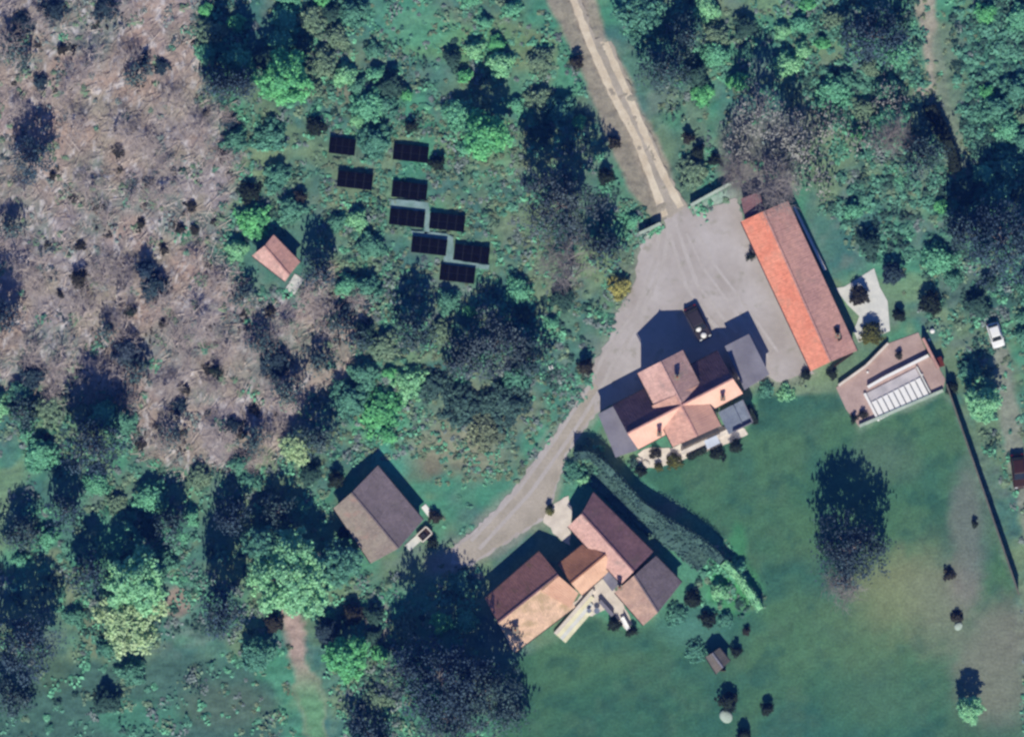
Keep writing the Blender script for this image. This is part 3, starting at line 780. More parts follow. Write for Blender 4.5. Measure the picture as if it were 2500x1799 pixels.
def board(px, py, w, l, ang, z, m, name, label, cat, tilt=0.0):
    x, y = P(px, py)
    o = MB().box(-w / 2, -l / 2, 0, w / 2, l / 2, 0.06).build(name, m, None, (x, y, z), bevel=0.015)
    o.rotation_euler = (tilt, 0, ang)
    return tag(o, label, cat)
board(1046, 1250, 0.7, 2.0, math.radians(38), 0.03, pal['white'], 'white_board', 'long white board lying beside the east corner of the grey shed', 'board')
board(1012, 1322, 0.9, 2.4, math.radians(-48), 0.03, pal['offwhite'], 'concrete_slab', 'pale concrete slab lying in front of the grey shed gable', 'slab')
board(719, 694, 1.3, 2.2, math.radians(-32), 0.05, pal['offwhite'], 'metal_sheet', 'pale metal sheet lying beside the small pink-roofed hut', 'sheet')
board(1345, 897, 0.5, 0.5, 0.4, 0.25, pal['white'], 'white_box', 'small white box gleaming among shrubs beside the lane', 'box')
for k, (px, py, lab) in enumerate([(2118, 908, 'white garden ball on the terrace west of the pool cover'), (2250, 915, 'white garden ball on the terrace east of the pool cover'), (2276, 808, 'larger white garden ball in the grass north of the terrace'), (2268, 830, 'small pale garden ball beside the terrace hedge')]):
    x, y = P(px, py); r = (.16, .2, .32, .18)[k]
    me = bpy.data.meshes.new('garden_ball'); bm = bmesh.new(); bmesh.ops.create_uvsphere(bm, u_segments=16, v_segments=10, radius=r)
    for v in bm.verts: v.co.z *= 0.85
    bm.to_mesh(me); bm.free(); me.materials.append(pal['white'])
    tag(obj('garden_ball', me, None, (x, y, (.05 if k < 2 else gh(px, py)) + r * .84)), lab, 'ball')

# trailer-like frame by the shed
tr = thing('garden_trailer', 'small pale garden trailer with dark load beside the grey shed', 'trailer')
x, y = P(1036, 1304)
fr = MB(); 
for a in (-.55, .55): fr.box(-.8, a - .08, .45, .8, a + .08, .75)
for a in (-.8, .8): fr.box(a - .08, -.47, .45, a + .08, .47, .75)
fr.build('frame', pal['cream'], tr)
MB().box(-.7, -.46, .46, .7, .46, .5).build('bed', pal['darkwood'], tr)
MB().box(-.45, -.3, .502, .1, .25, .8).build('load', pal['plastic'], tr, bevel=.05)
for s in (-1, 1):
    w = MB().tube((0, s * .64, .28), (0, s * .8, .28), .28, .28, 16).build('wheel', pal['rubber'], tr)
    MB().tube((0, s * .79, .28), (0, s * .82, .28), .14, .14, 12).build('rim', pal['offwhite'], w)
MB().tube((.8, 0, .5), (1.7, 0, .3), .05, .04, 8).build('drawbar', pal['alu'], tr)
tr.location = (x, y, 0.0); tr.rotation_euler = (0, 0, 0.75)

# ---------------------------------------------------------------- solar tables
panel_w, panel_l = 1.04, 0.98
def solar(px, py, w=4.3, ang=-6.5, label=''):
    t = thing('solar_table', label, 'solar panels', (*P(px, py), gh(px, py) - .02), group='black solar tables in the scrub', rz=math.radians(ang))
    tilt = math.radians(10); zc = 0.5; depth = 2.02
    n = 4
    pw = w / n
    for i in range(n):
        for j in range(2):
            o = obj('panel', PM, t)
            o.location = (-w / 2 + pw * (i + .5), (j - .5) * 1.01 * math.cos(tilt), zc + (j - .5) * 1.01 * math.sin(tilt))
            o.rotation_euler = (tilt, 0, 0); o.scale = (pw / 1.075, 1, 1)
    bk = MB().box(-w / 2, -1.0, -.035, w / 2, 1.0, -.024).build('backing', pal['frame_grey'], t); bk.location = (0, 0, zc); bk.rotation_euler = (tilt, 0, 0)
    for yy in (-.55, .55):
        MB().box(-w / 2 + .05, yy - .03, zc + yy * math.tan(tilt) - .09, w / 2 - .05, yy + .03, zc + yy * math.tan(tilt) - .035).build('rail', pal['alu'], t)
    for xx in (-w / 2 + .3, w / 2 - .3):
        for yy in (-.55, .55):
            MB().box(xx - .03, yy - .03, -.3, xx + .03, yy + .03, zc + yy * math.tan(tilt) - .09).build('leg', pal['alu'], t)
PM = MB().box(-.515, -.482, -.02, .515, .482, .02).mesh('panel', pal['black'])
for px, py, w, lab in [
    (836, 358, 3.2, 'black solar table partly overgrown on its west side, north-western one'),
    (1003, 375, 4.3, 'black solar table with small dark bush at its east end'),
    (867, 441, 4.3, 'black solar table standing alone on the bare patch above the hut'),
    (1000, 466, 4.3, 'black solar table with pale strip directly below it'),
    (994, 533, 4.3, 'black solar table, west one of the upper touching pair'),
    (1092, 543, 4.3, 'black solar table, east one of the upper touching pair'),
    (1048, 601, 4.3, 'black solar table, west one of the lower touching pair'),
    (1152, 620, 4.3, 'black solar table, east one of the lower touching pair'),
    (1117, 669, 4.3, 'black solar table at the bottom end of the array')]:
    solar(px, py, w, label=lab)
sheet('service_path', [(950, 486), (1046, 494), (1050, 512), (1049, 568), (1037, 570), (1036, 516), (954, 508)], 0.16, mat('gravel_blue', S(140, 168, 172), S(116, 148, 146), fine=.15), 'pale gravel service path between the upper solar tables', .3, jitter=.08)
sheet('gravel_strip', [(1004, 563), (1090, 570), (1108, 578), (1106, 634), (1196, 648), (1194, 658), (1082, 648), (1090, 590), (1006, 576)], 0.16, mat('gravel_blue', (0.2,0.3,0.3)), 'pale gravel service path between the lower solar tables', .3, jitter=.08)

# ---------------------------------------------------------------- pool cover, walls
pc = thing('pool_cover', 'white slatted cover over the pool on the brown terrace', 'pool cover')
U0, U1 = np.array([2114., 958.]), np.array([2234., 897.]); Wd = np.array([0.46, 0.888])
def pq(t, d): return U0 + (U1 - U0) * t + Wd * d
MB().prism([P(*pq(0, 2)), P(*pq(1, 2)), P(*pq(1, 32)), P(*pq(0, 32))], .02, .22).build('sheet_cover', mat('cover_grey', S(206, 200, 206), S(176, 172, 180), scale=.6, fine=.05), pc)
MB().prism([P(*pq(-.01, 32.5)), P(*pq(1.01, 32.5)), P(*pq(1.01, 74)), P(*pq(-.01, 74))], .02, .14).build('pool_rim', pal['slate'], pc)
ns = 9
for k in range(ns):
    q = [pq((k + .1) / ns, 27), pq((k + .93) / ns, 27), pq((k + .93) / ns, 75), pq((k + .1) / ns, 75)]
    MB().prism([P(*p) for p in q], .30, .40).build('slat', pal['white'], pc, bevel=.02)
MB().beam(P(*pq(-.03, 0)), P(*pq(-.03, 76)), .3, .02, .46).build('rail', pal['white'], pc)
MB().beam(P(*pq(1.03, 0)), P(*pq(1.03, 72)), .18, .02, .46).build('rail', pal['offwhite'], pc)
settle(pc, *pq(.5, 36), 0.05)
def lowwall(pts, w, h, m, cm, name, label, base=-.1, cop=.06):
    t = thing(name, label, 'wall')
    for a, b_ in zip(pts[:-1], pts[1:]):
        MB().beam(P(*a), P(*b_), w, base, h).build('wall_body', m, t)
        MB().beam(P(*a), P(*b_), w + .08, h + .002, h + cop).build('coping', cm, t)
    c = np.mean(np.array(pts), 0)
    return settle(t, c[0], c[1])
lowwall([(2118, 945), (2158, 922), (2266, 868)], .28, .75, pal['wallw'], pal['white'], 'pool_wall', 'white wall along the north side of the pool cover')
lowwall([(2047, 941), (2114, 893), (2168, 838)], .22, .7, pal['wallc'], pal['cream'], 'terrace_wall', 'cream wall bounding the terrace below the barn')
lowwall([(2098, 1040), (2302, 953)], .3, .5, pal['wallw'], pal['paleconc'], 'pool_wall', 'pale wall along the south side of the pool cover')
lowwall([(2035, 896), (2082, 862)], .12, .5, pal['darkwood'], pal['darkwood'], 'timber_edging', 'dark timber edging at the south end of the long barn')
gw = lowwall([(2309, 938), (2400, 1200), (2486, 1450)], .06, 2.3, pal['stone'], pal['fence'], 'garden_wall', 'long straight thin garden wall casting a black shadow beside the right lawn')
lowwall([(2252, 826), (2290, 900)], .25, 1.6, pal['darkwood'], pal['terra'], 'shadow_strip', 'dark upright strip standing for the shadow along the east edge of the terrace')  # dark strip added where only shadow lies along the terrace edge
lowwall([(1686, 502), (1788, 446)], .3, 1.25, pal['stone'], pal['paleconc'], 'gate_wall', 'stone gate wall east of the gravel track')
lowwall([(1560, 571), (1613, 546)], .3, 1.3, pal['stone'], pal['paleconc'], 'gate_wall', 'short stone gate wall west of the gravel track')
bx_ = thing('pool_pump_box', 'dark red-brown pump box at the east corner of the terrace', 'box')
MB().prism([P(*p) for p in ((2282, 876), (2296, 872), (2304, 892), (2290, 896))], .02, 1.0).build('body', pal['darkwood'], bx_, bevel=.03)
MB().prism([P(*p) for p in ((2280, 876), (2297, 870), (2306, 893), (2289, 898))], 1.003, 1.07).build('lid', mat('brick_red', (.1,.03,.02)), bx_)
settle(bx_, 2293, 884)

# ---------------------------------------------------------------- cars
def car(px, py, heading, L, W, Hh, paint, label, name='parked_car', hatch=True):
    """heading: survey direction (dx, dy) of the nose"""
    ang = math.atan2(-heading[1], heading[0])
    t = thing(name, label, 'car', (*P(px, py), .02), rz=ang)
    # body: side profile extruded with tumblehome
    prof = [(-.5, .28), (-.5, .62), (-.47, .80), (-.38, .86), (.20, .84), (.44, .74), (.5, .58), (.5, .28)]
    k = len(prof); Vs = []; Fs = []
    sec = [(-1, .90), (-.86, 1.0), (.86, 1.0), (1, .90)]
    for s, f in sec:
        for (x, z) in prof:
            Vs.append((x * L * f + (0), s * W / 2, .02 + z * (1 if abs(s) < .9 else .94) * Hh / 1.45))
    for i in range(3):
        for j in range(k):
            a = i * k + j; b_ = i * k + (j + 1) % k
            Fs.append((a, b_, b_ + k, a + k))
    Fs.append(tuple(range(k - 1, -1, -1))); Fs.append(tuple(3 * k + j for j in range(k)))
    me = mesh_np('body', Vs, Fs, paint)
    bm = bmesh.new(); bm.from_mesh(me); bmesh.ops.recalc_face_normals(bm, faces=bm.faces); bm.to_mesh(me); bm.free()
    body = obj('body', me, t); bv = body.modifiers.new('bevel', 'BEVEL'); bv.width = .06; bv.segments = 3
    zb = .02 + .84 * Hh / 1.45; zt = Hh
    lo = [(-.42 * L, W * .43), (.24 * L, W * .43)]; hi = [(-.33 * L, W * .36), (.06 * L, W * .36)]
    def frus(x0, x1, y, x2, x3, y2, za, zc):
        return MB().add([(x0, -y, za), (x1, -y, za), (x1, y, za), (x0, y, za), (x2, -y2, zc), (x3, -y2, zc), (x3, y2, zc), (x2, y2, zc)],
                        [(3, 2, 1, 0), (4, 5, 6, 7), (0, 1, 5, 4), (1, 2, 6, 5), (2, 3, 7, 6), (3, 0, 4, 7)])
    frus(lo[0][0], lo[1][0], lo[0][1], hi[0][0], hi[1][0], hi[0][1], zb - .02, zt - .05).build('window_glass', pal['glass'], t, bevel=.03)
    frus(hi[0][0] - .03, hi[1][0] + .03, hi[0][1] + .02, hi[0][0] + .05, hi[1][0] - .05, hi[0][1] - .05, zt - .052, zt).build('roof', paint, t, bevel=.02)
    for s in (-1, 1):
        MB().tube((.24 * L, s * W * .42, zb), (.06 * L, s * W * .355, zt - .04), .035, .035, 6).build('windscreen_pillar', paint, t)
        MB().tube((-.42 * L, s * W * .42, zb), (-.33 * L, s * W * .355, zt - .04), .04, .04, 6).build('rear_pillar', paint, t)
        MB().box(.19 * L, s * (W / 2 + .02) - .07, zb + .02, .22 * L, s * (W / 2 + .02) + .07, zb + .14).build('mirror', paint, t, bevel=.02)
        MB().box(.455 * L, s * W * .33 - .16, .58 * Hh / 1.45, .487 * L, s * W * .33 + .16, .72 * Hh / 1.45).build('headlight', pal['lamp'], t)
        MB().box(-.492 * L, s * W * .36 - .12, .6 * Hh / 1.45, -.455 * L, s * W * .36 + .12, .8 * Hh / 1.45).build('tail_light', pal['redlamp'], t)
        for x in (-.31, .31):
            w = MB().tube((x * L, s * (W / 2 - .2), .3), (x * L, s * (W / 2 + .01), .3), .31, .31, 18).build('wheel', pal['rubber'], t)
            MB().tube((x * L, s * (W / 2 - .02), .3), (x * L, s * (W / 2 + .025), .3), .19, .17, 12).build('rim', pal['alu'], w)
    MB().box(.44 * L, -W * .42, .30, .5 * L + .05, W * .42, .48).build('bumper', pal['plastic'], t, bevel=.04)
    MB().box(-.5 * L - .05, -W * .42, .30, -.44 * L, W * .42, .48).build('bumper', pal['plastic'], t, bevel=.04)
    return t
car(1703, 788, (0.46, 0.89), 4.4, 1.8, 1.45, pal['carblack'], 'black car parked half in shade on the gravel courtyard')
for px, py, lab in ((1704.5, 803, 'white blob standing for a glint on the black car bonnet, nearer its roof'), (1717.5, 818.5, 'white blob standing for a glint on the nose of the black car')):  # white blobs added where glints shine on the car paint
    me = bpy.data.meshes.new('glint_blob'); bm = bmesh.new(); bmesh.ops.create_uvsphere(bm, u_segments=16, v_segments=10, radius=.36)
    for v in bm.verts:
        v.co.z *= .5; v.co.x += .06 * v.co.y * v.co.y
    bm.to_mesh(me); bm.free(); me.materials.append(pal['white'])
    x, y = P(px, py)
    tag(obj('glint_blob', me, None, (x, y, 1.04 if py < 810 else .98)), lab, 'bundle', 'white glint blobs on the black car')  # bundle here is an added blob standing for a glint
car(2430, 818, (0.3, 0.95), 3.1, 1.55, 1.5, pal['carwhite'], 'small white car at the head of the grassy lane beyond the terrace')
car(2487, 1150, (0.12, 0.99), 4.2, 1.75, 1.5, pal['carbrown'], 'dark brown car beside the grassy lane at the right margin')
car(2524, 1330, (0.12, 0.99), 4.2, 1.75, 1.5, pal['carwhite'], 'white car just showing at the right margin below the brown car')

# ---------------------------------------------------------------- vegetation helpers
def quads(Cn, Nr, size, aspect=1.0):
    """leaf-sized quads at centres Cn facing Nr"""
    n = len(Cn)
    Nr = Nr / np.maximum(np.linalg.norm(Nr, axis=1), 1e-6)[:, None]
    t = rng.normal(size=(n, 3)); u = np.cross(Nr, t); u /= np.maximum(np.linalg.norm(u, axis=1), 1e-6)[:, None]
    v = np.cross(Nr, u)
    s = (size * (0.6 + 0.8 * rng.random(n)))[:, None] * 0.5
    bend = Nr * s * 0.35
    Vv = np.stack([Cn - u * s * aspect, Cn - v * s + bend, Cn + u * s * aspect, Cn + v * s + bend], 1).reshape(-1, 3)
    return Vv, np.arange(4 * n).reshape(n, 4)

def crown_points(r, H, shape, clump, per, base=None):
    """clumps of leaves through a crown's volume; r, H in metres, origin at the trunk base"""
    z0 = H * (0.08 if shape in ('cone', 'bush') else 0.2 if shape == 'ball' else 0.14) if base is None else base
    area = math.pi * r * r
    n = int(max(8, (area * 2.0 + r * (H - z0) * 2.9) / (clump * clump * 2.2)))
    cs = []
    lob = rng.random(4) * 6.28
    for _ in range(n):
        while True:
            a = rng.random() * 6.283; q = math.sqrt(rng.random()); f = rng.random()
            wob = 1 + .16 * math.sin(3 * a + lob[0]) + .10 * math.sin(5 * a + lob[1]) + .07 * math.sin(9 * a + lob[2])
            if shape == 'cone':
                zz = z0 + (H - z0) * f; rr = r * (1 - f) ** 0.75 * wob * (0.35 + .65 * q) + .15
            elif shape == 'bush':
                zz = H * f; rr = r * wob * q * math.sqrt(max(0.02, 1 - f * f)); 
            elif shape == 'egg':
                zz = z0 + (H - z0) * f; rr = r * wob * (0.45 + .55 * q) * max(.12, math.sin(math.pi * min(1, .16 + f * .80))) ** .8
            elif shape == 'ball':
                zz = z0 + (H - z0) * f; e = 2 * f - 1; rr = r * wob * (0.25 + .75 * q) * (max(.02, 1 - e * e)) ** .42
            else:
                zz = z0 + (H - z0) * f; e = (f - .42) / (.58 if f > .42 else .5); rr = r * wob * (0.3 + .7 * q) * math.sqrt(max(.03, 1 - e * e))
            cs.append((rr * math.cos(a), rr * math.sin(a), zz)); break
    cs = np.array(cs)
    rad = clump * (0.7 + .6 * rng.random(n))
    D = rng.normal(size=(n, per, 3)); D /= np.linalg.norm(D, axis=2)[..., None]
    D[..., 2] = np.abs(D[..., 2]) * .9 - .25
    pts = cs[:, None, :] + D * rad[:, None, None] * (0.3 + .9 * rng.random((n, per, 1))) * np.array([1, 1, .75])
    nr = D + rng.normal(size=D.shape) * .4 + np.array([0, 0, .7])
    pts = pts.reshape(-1, 3); nr = nr.reshape(-1, 3)
    pts[:, 2] = np.maximum(pts[:, 2], 0.05)
    return pts, nr, cs

def trunk_mesh(H, r, cs, name='trunk', m=None):
    mb = MB(); rb = max(.05, H * .022)
    lean = rng.normal(size=2) * .02 * H
    top = (lean[0], lean[1], H * .72)
    mid = (lean[0] * .4, lean[1] * .4, H * .38)
    mb.tube((0, 0, -.35), mid, rb * 1.25, rb * .8, 8); mb.tube(mid, top, rb * .8, rb * .3, 7)
    for k in range(6):
        c = cs[rng.integers(len(cs))]
        f = .3 + .55 * rng.random(); s = np.array(mid) * (1 - f) + np.array(top) * f
        if c[2] < s[2]: s = np.array([mid[0] * f, mid[1] * f, min(c[2], H * .4)])
        mb.tube(s, c, rb * .4, rb * .12, 5)
    return mb.mesh(name, m or pal['bark'])

def plant(name, label, cat, px, py, rpx, H, kind, shape='round', clump=None, per=None, leaf=None, group=None, trunk=True):
    r = rpx / M
    z = float(gh(px, py))
    root = thing(name, label, cat, (*P(px, py), z), group)
    clump = clump or min(.62, max(.24, r * .16))
    leaf = leaf or min(.25, max(.14, r * .09))
    per = per or int(min(34, max(14, 1.6 * (clump / leaf) ** 2 * 3.2)))
    pts, nr, cs = crown_points(r * .93, H, shape, clump, per)
    Vv, Ff = quads(pts, nr, leaf * 1.35)
    obj('crown', mesh_np('crown', Vv, Ff, leafs[kind]), root)
    if trunk:
        obj('trunk', trunk_mesh(H, r, cs), root)
    else:
        mb = MB()
        for k in range(5):
            c = cs[rng.integers(len(cs))]; mb.tube((c[0] * .15, c[1] * .15, -.25), (c[0] * .8, c[1] * .8, max(.2, c[2] * .8)), .04, .015, 5)
        obj('stem', mb.mesh('stem', pal['bark']), root)
    return root

twigm = dict(
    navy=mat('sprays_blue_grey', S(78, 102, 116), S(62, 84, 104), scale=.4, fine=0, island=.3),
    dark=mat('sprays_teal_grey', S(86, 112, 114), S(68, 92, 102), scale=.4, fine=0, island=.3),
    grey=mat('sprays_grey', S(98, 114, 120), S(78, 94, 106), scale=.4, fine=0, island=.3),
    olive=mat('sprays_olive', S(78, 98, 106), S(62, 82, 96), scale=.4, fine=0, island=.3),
    twiggy=mat('sprays_brown_grey', S(164, 164, 160), S(140, 142, 142), scale=.4, fine=0, island=.3))
def twig_tree(name, label, cat, px, py, rpx, H, kind, shape, cover=5.0, w=.30, ln=.48, tilt=.06):
    """leafless tree: limbs plus upright blades shaped to cast solid shade yet look thin from above"""
    r = rpx / M
    z = float(gh(px, py))
    root = thing(name, label, cat, (*P(px, py), z))
    pts, nr, cs = crown_points(r * .95, H, shape, .8, 10, base=H * (.14 if shape in ('cone', 'round') else .32))
    n = int(2 * r * H * .72 * cover / (ln * w * .62))
    c = pts[rng.integers(0, len(pts), n)] + rng.normal(size=(n, 3)) * .3
    c[:, 2] = np.maximum(c[:, 2], .45)
    d = np.stack([c[:, 0] / (r + .1) * tilt + rng.normal(size=n) * tilt, c[:, 1] / (r + .1) * tilt + rng.normal(size=n) * tilt, np.ones(n)], 1)
    d /= np.linalg.norm(d, axis=1)[:, None]
    a = rng.random(n) * 6.283
    u = np.stack([np.cos(a), np.sin(a), np.zeros(n)], 1); u -= d * (u * d).sum(1)[:, None]
    L_ = (ln * (.6 + .8 * rng.random(n)) / 2)[:, None]; w_ = w / 2
    Vv = np.stack([c - d * L_ - u * w_, c - d * L_ + u * w_, c + d * L_ + u * w_ * .4, c + d * L_ - u * w_ * .4], 1).reshape(-1, 3)
    obj('crown', mesh_np('crown', Vv, np.arange(4 * n).reshape(n, 4), twigm[kind]), root)  # crown of near-vertical blades, shaped for its dense ground shadow
    top = c[:, 2] > np.quantile(c[:, 2], .25)
    k_ = rng.permutation(np.nonzero(top)[0])[:int(math.pi * r * r * 26)]
    tn = np.stack([c[k_, 0] / (r + .1) * .5, c[k_, 1] / (r + .1) * .5, np.ones(len(k_))], 1) + rng.normal(size=(len(k_), 3)) * .3
    Vv, Ff = quads(c[k_] + np.array([0, 0, .25]), tn, .2, 1.3)
    obj('foliage', mesh_np('foliage', Vv, Ff, twigm[kind]), root)  # up-facing flakes added so the crown top looks sunlit
    mb = MB(); rb = max(.06, H * .02)
    mb.tube((0, 0, -.35), (0, 0, H * .45), rb * 1.2, rb * .7, 8); mb.tube((0, 0, H * .45), (.1, .1, H * .92), rb * .7, rb * .15, 6)
    for k in range(26):
        q = cs[rng.integers(len(cs))]
        s0 = np.array([0, 0, max(.4, min(H * .85, q[2] - np.hypot(q[0], q[1]) * .8))])
        m_ = (s0 + q) / 2 + np.array([0, 0, -.1 * np.hypot(q[0], q[1])])
        mb.tube(s0, m_, rb * .4, rb * .25, 4); mb.tube(m_, q, rb * .25, rb * .08, 4)
    obj('trunk', mb.mesh('trunk', pal['darktwig']), root)
    return root

def bare_mesh(H, r, seed, depth=4, fan=(6, 4, 4, 3), m=None, thin=1.0, tips=False):
    rs = np.random.default_rng(seed)
    mb = MB()
    def grow(p, d, ln, rad, lev):
        q = p + d * ln * .5; d2 = d + rs.normal(size=3) * .18; d2 /= np.linalg.norm(d2); e = q + d2 * ln * .5
        sides = 5 if lev == 0 else 3
        mb.tube(p, q, rad, rad * .8, sides); mb.tube(q, e, rad * .8, rad * .55, sides)
        if lev >= depth: return
        for k in range(fan[lev]):
            a = rs.random() * 6.283
            out = np.array([math.cos(a), math.sin(a), .35 + rs.random() * .5 if lev == 0 else rs.normal() * .35 + .15])
            nd = d2 * .55 + out * (.95 if lev == 0 else .8); nd /= np.linalg.norm(nd)
            t = .35 + .65 * rs.random()
            s = p + (e - p) * t
            grow(s, nd, ln * (.62 + .25 * rs.random()) * (1.0 if lev else r / H * 1.15), max(rad * .45, .012 * thin), lev + 1)
    grow(np.array([0, 0, -.3]), np.array([rs.normal() * .05, rs.normal() * .05, 1.0]), H * .55, H * .018 * thin + .03, 0)
    V_ = np.array(mb.V); k = H / max(V_[:, 2].max(), .1); V_[:, 2] = np.where(V_[:, 2] > 0, V_[:, 2] * k, V_[:, 2])
    s = r / np.percentile(np.hypot(V_[:, 0], V_[:, 1]), 97); V_[:, :2] *= s
    V_ = np.where(np.arange(3) < 2, V_, V_)
    return mesh_np('branches', V_, mb.F, m or pal['twig'])

# ---------------------------------------------------------------- clipped hedges
def hedge(name, label, pts, width, height, kind, leaf=.26, dens=26, cat='hedge', rough=.25):
    Q = np.array([P(*p) for p in pts]); seg = np.diff(Q, axis=0); ln = np.linalg.norm(seg, axis=1)
    tot = ln.sum(); n = int(tot * (width + 2 * height) * dens)
    s = rng.random(n) * tot; cum = np.concatenate([[0], np.cumsum(ln)])
    k = np.clip(np.searchsorted(cum, s) - 1, 0, len(ln) - 1); f = (s - cum[k]) / ln[k]
    base = Q[k] + seg[k] * f[:, None]; T = seg[k] / ln[k][:, None]; Nn = np.stack([-T[:, 1], T[:, 0]], 1)
    wv = width * (1 + .18 * (vnoise(s * .7, s * 0, 5) - .5)); hv = height * (1 + rough * (vnoise(s * 1.1, s * 0 + 3, 8) - .5))
    pick = rng.random(n) * (width + 2 * height)
    a = np.where(pick < width, (pick / width - .5), np.where(pick < width + height, -.5, .5))
    z = np.where(pick < width, 1.0, rng.random(n))
    top = pick < width
    side = np.clip(a * 1.0, -.5, .5)
    pos = base + Nn * (side * wv)[:, None] + rng.normal(size=(n, 2)) * .10
    zz = z * hv * (1 - .25 * np.abs(side * 2) ** 4 * top) + rng.normal(size=n) * .08
    nr = np.stack([Nn[:, 0] * np.where(top, side, np.sign(a)), Nn[:, 1] * np.where(top, side, np.sign(a)), np.where(top, 1.0, .3)], 1) + rng.normal(size=(n, 3)) * .4
    c = Q.mean(0)
    Vv, Ff = quads(np.stack([pos[:, 0] - c[0], pos[:, 1] - c[1], np.maximum(zz, .03)], 1), nr, leaf)
    root = thing(name, label, cat, (c[0], c[1], 0))
    obj('foliage', mesh_np('foliage', Vv, Ff, leafs[kind]), root)
    core = MB()
    for a_, b_ in zip(Q[:-1], Q[1:]):
        core.beam(tuple(a_ - c), tuple(b_ - c), width * .85, -.2, height * .93)
    core.build('woody_core', leafs[kind], root)
    return root
hedge('garden_hedge', 'long curved grey-green hedge behind the lower house casting a thick black shadow', [(1402, 1112), (1440, 1108), (1482, 1142), (1520, 1184), (1558, 1228), (1628, 1274), (1688, 1308), (1736, 1344), (1762, 1368)], .9, 2.7, 'hedge', leaf=.2, dens=44)
hedge('garden_hedge', 'lower bright green end of the curved hedge on the lawn', [(1766, 1372), (1796, 1402), (1832, 1450), (1856, 1486)], .8, 2.1, 'green', leaf=.2, dens=44)
hedge('boundary_hedge', 'dark hedge along the grassy path at the upper right', [(2268, 262), (2298, 310), (2322, 372), (2334, 420)], 1.2, 1.6, 'deep')
hedge('flower_border', 'tangled grey-green border between the curved hedge and the lower house', [(1450, 1160), (1496, 1204), (1546, 1250), (1612, 1296), (1680, 1344), (1720, 1376)], 2.4, .22, 'hedge', dens=14, leaf=.36)
hedge('terrace_hedge_or_shadow', 'dark clipped hedge below the white terrace wall of the main house', [(1678, 1118), (1724, 1096)], .6, .9, 'deep', leaf=.18, dens=40)
hedge('terrace_hedge_or_shadow', 'dark hedge strip standing for the shadow east of the slate balcony', [(1824, 990), (1846, 1034)], .7, 1.0, 'deep', leaf=.18, dens=40)  # dark planting added where only the balcony's shadow falls

# ---------------------------------------------------------------- trees and shrubs, one by one
LM = [((1950, 700), 'the barn'), ((1640, 980), 'the main house'), ((1420, 1400), 'the lower house'), ((925, 1256), 'the grey shed'), ((680, 632), 'the pink hut'), ((1050, 540), 'the solar tables'),
      ((2110, 750), 'the white yard'), ((2170, 930), 'the pool'), ((2430, 818), 'the white car'), ((1655, 510), 'the gateway'), ((715, 1560), 'the dirt path'), ((1440, 110), 'the track'),
      ((2300, 250), 'the grassy path'), ((236, 1085), 'the wood\'s biggest tree'), ((1205, 880), 'the wide grey tree'), ((195, 682), 'the squarish shrub'), ((1082, 1648), 'the tallest tree'), ((560, 205), 'the narrow trees'),
      ((78, 390), 'the upper-left dark tree'), ((376, 700), 'the grey-footed shrub'), ((2436, 640), 'the very large tree'), ((1186, 332), 'the round green tree'), ((712, 1422), 'the widest green tree'), ((70, 1572), 'the corner tree')]
_used = set()
def where(px, py, what):
    """place words: nearest landmarks and the directions seen in the picture"""
    o_ = sorted(LM, key=lambda t_: math.hypot(px - t_[0][0], py - t_[0][1]))
    def rel(k):
        (lx, ly), nm_ = o_[k]
        d_ = ['right of', 'lower right of', 'below', 'lower left of', 'left of', 'upper left of', 'above', 'upper right of'][int(round(math.atan2(py - ly, px - lx) / (math.pi / 4))) % 8]
        q_ = math.hypot(px - lx, py - ly)
        return ('just ' if q_ < 75 else 'far ' if q_ > 190 else '') + d_ + ' ' + nm_
    for a_, b_ in ((0, 1), (0, 2), (1, 2), (0, 3), (1, 3), (2, 3), (0, 4), (1, 4), (2, 4)):
        t_ = what + ' ' + rel(a_) + ', ' + rel(b_)
        if t_ not in _used and len(t_.replace('-', ' ').split()) <= 16:
            _used.add(t_); return t_
    return what + ' ' + rel(0)
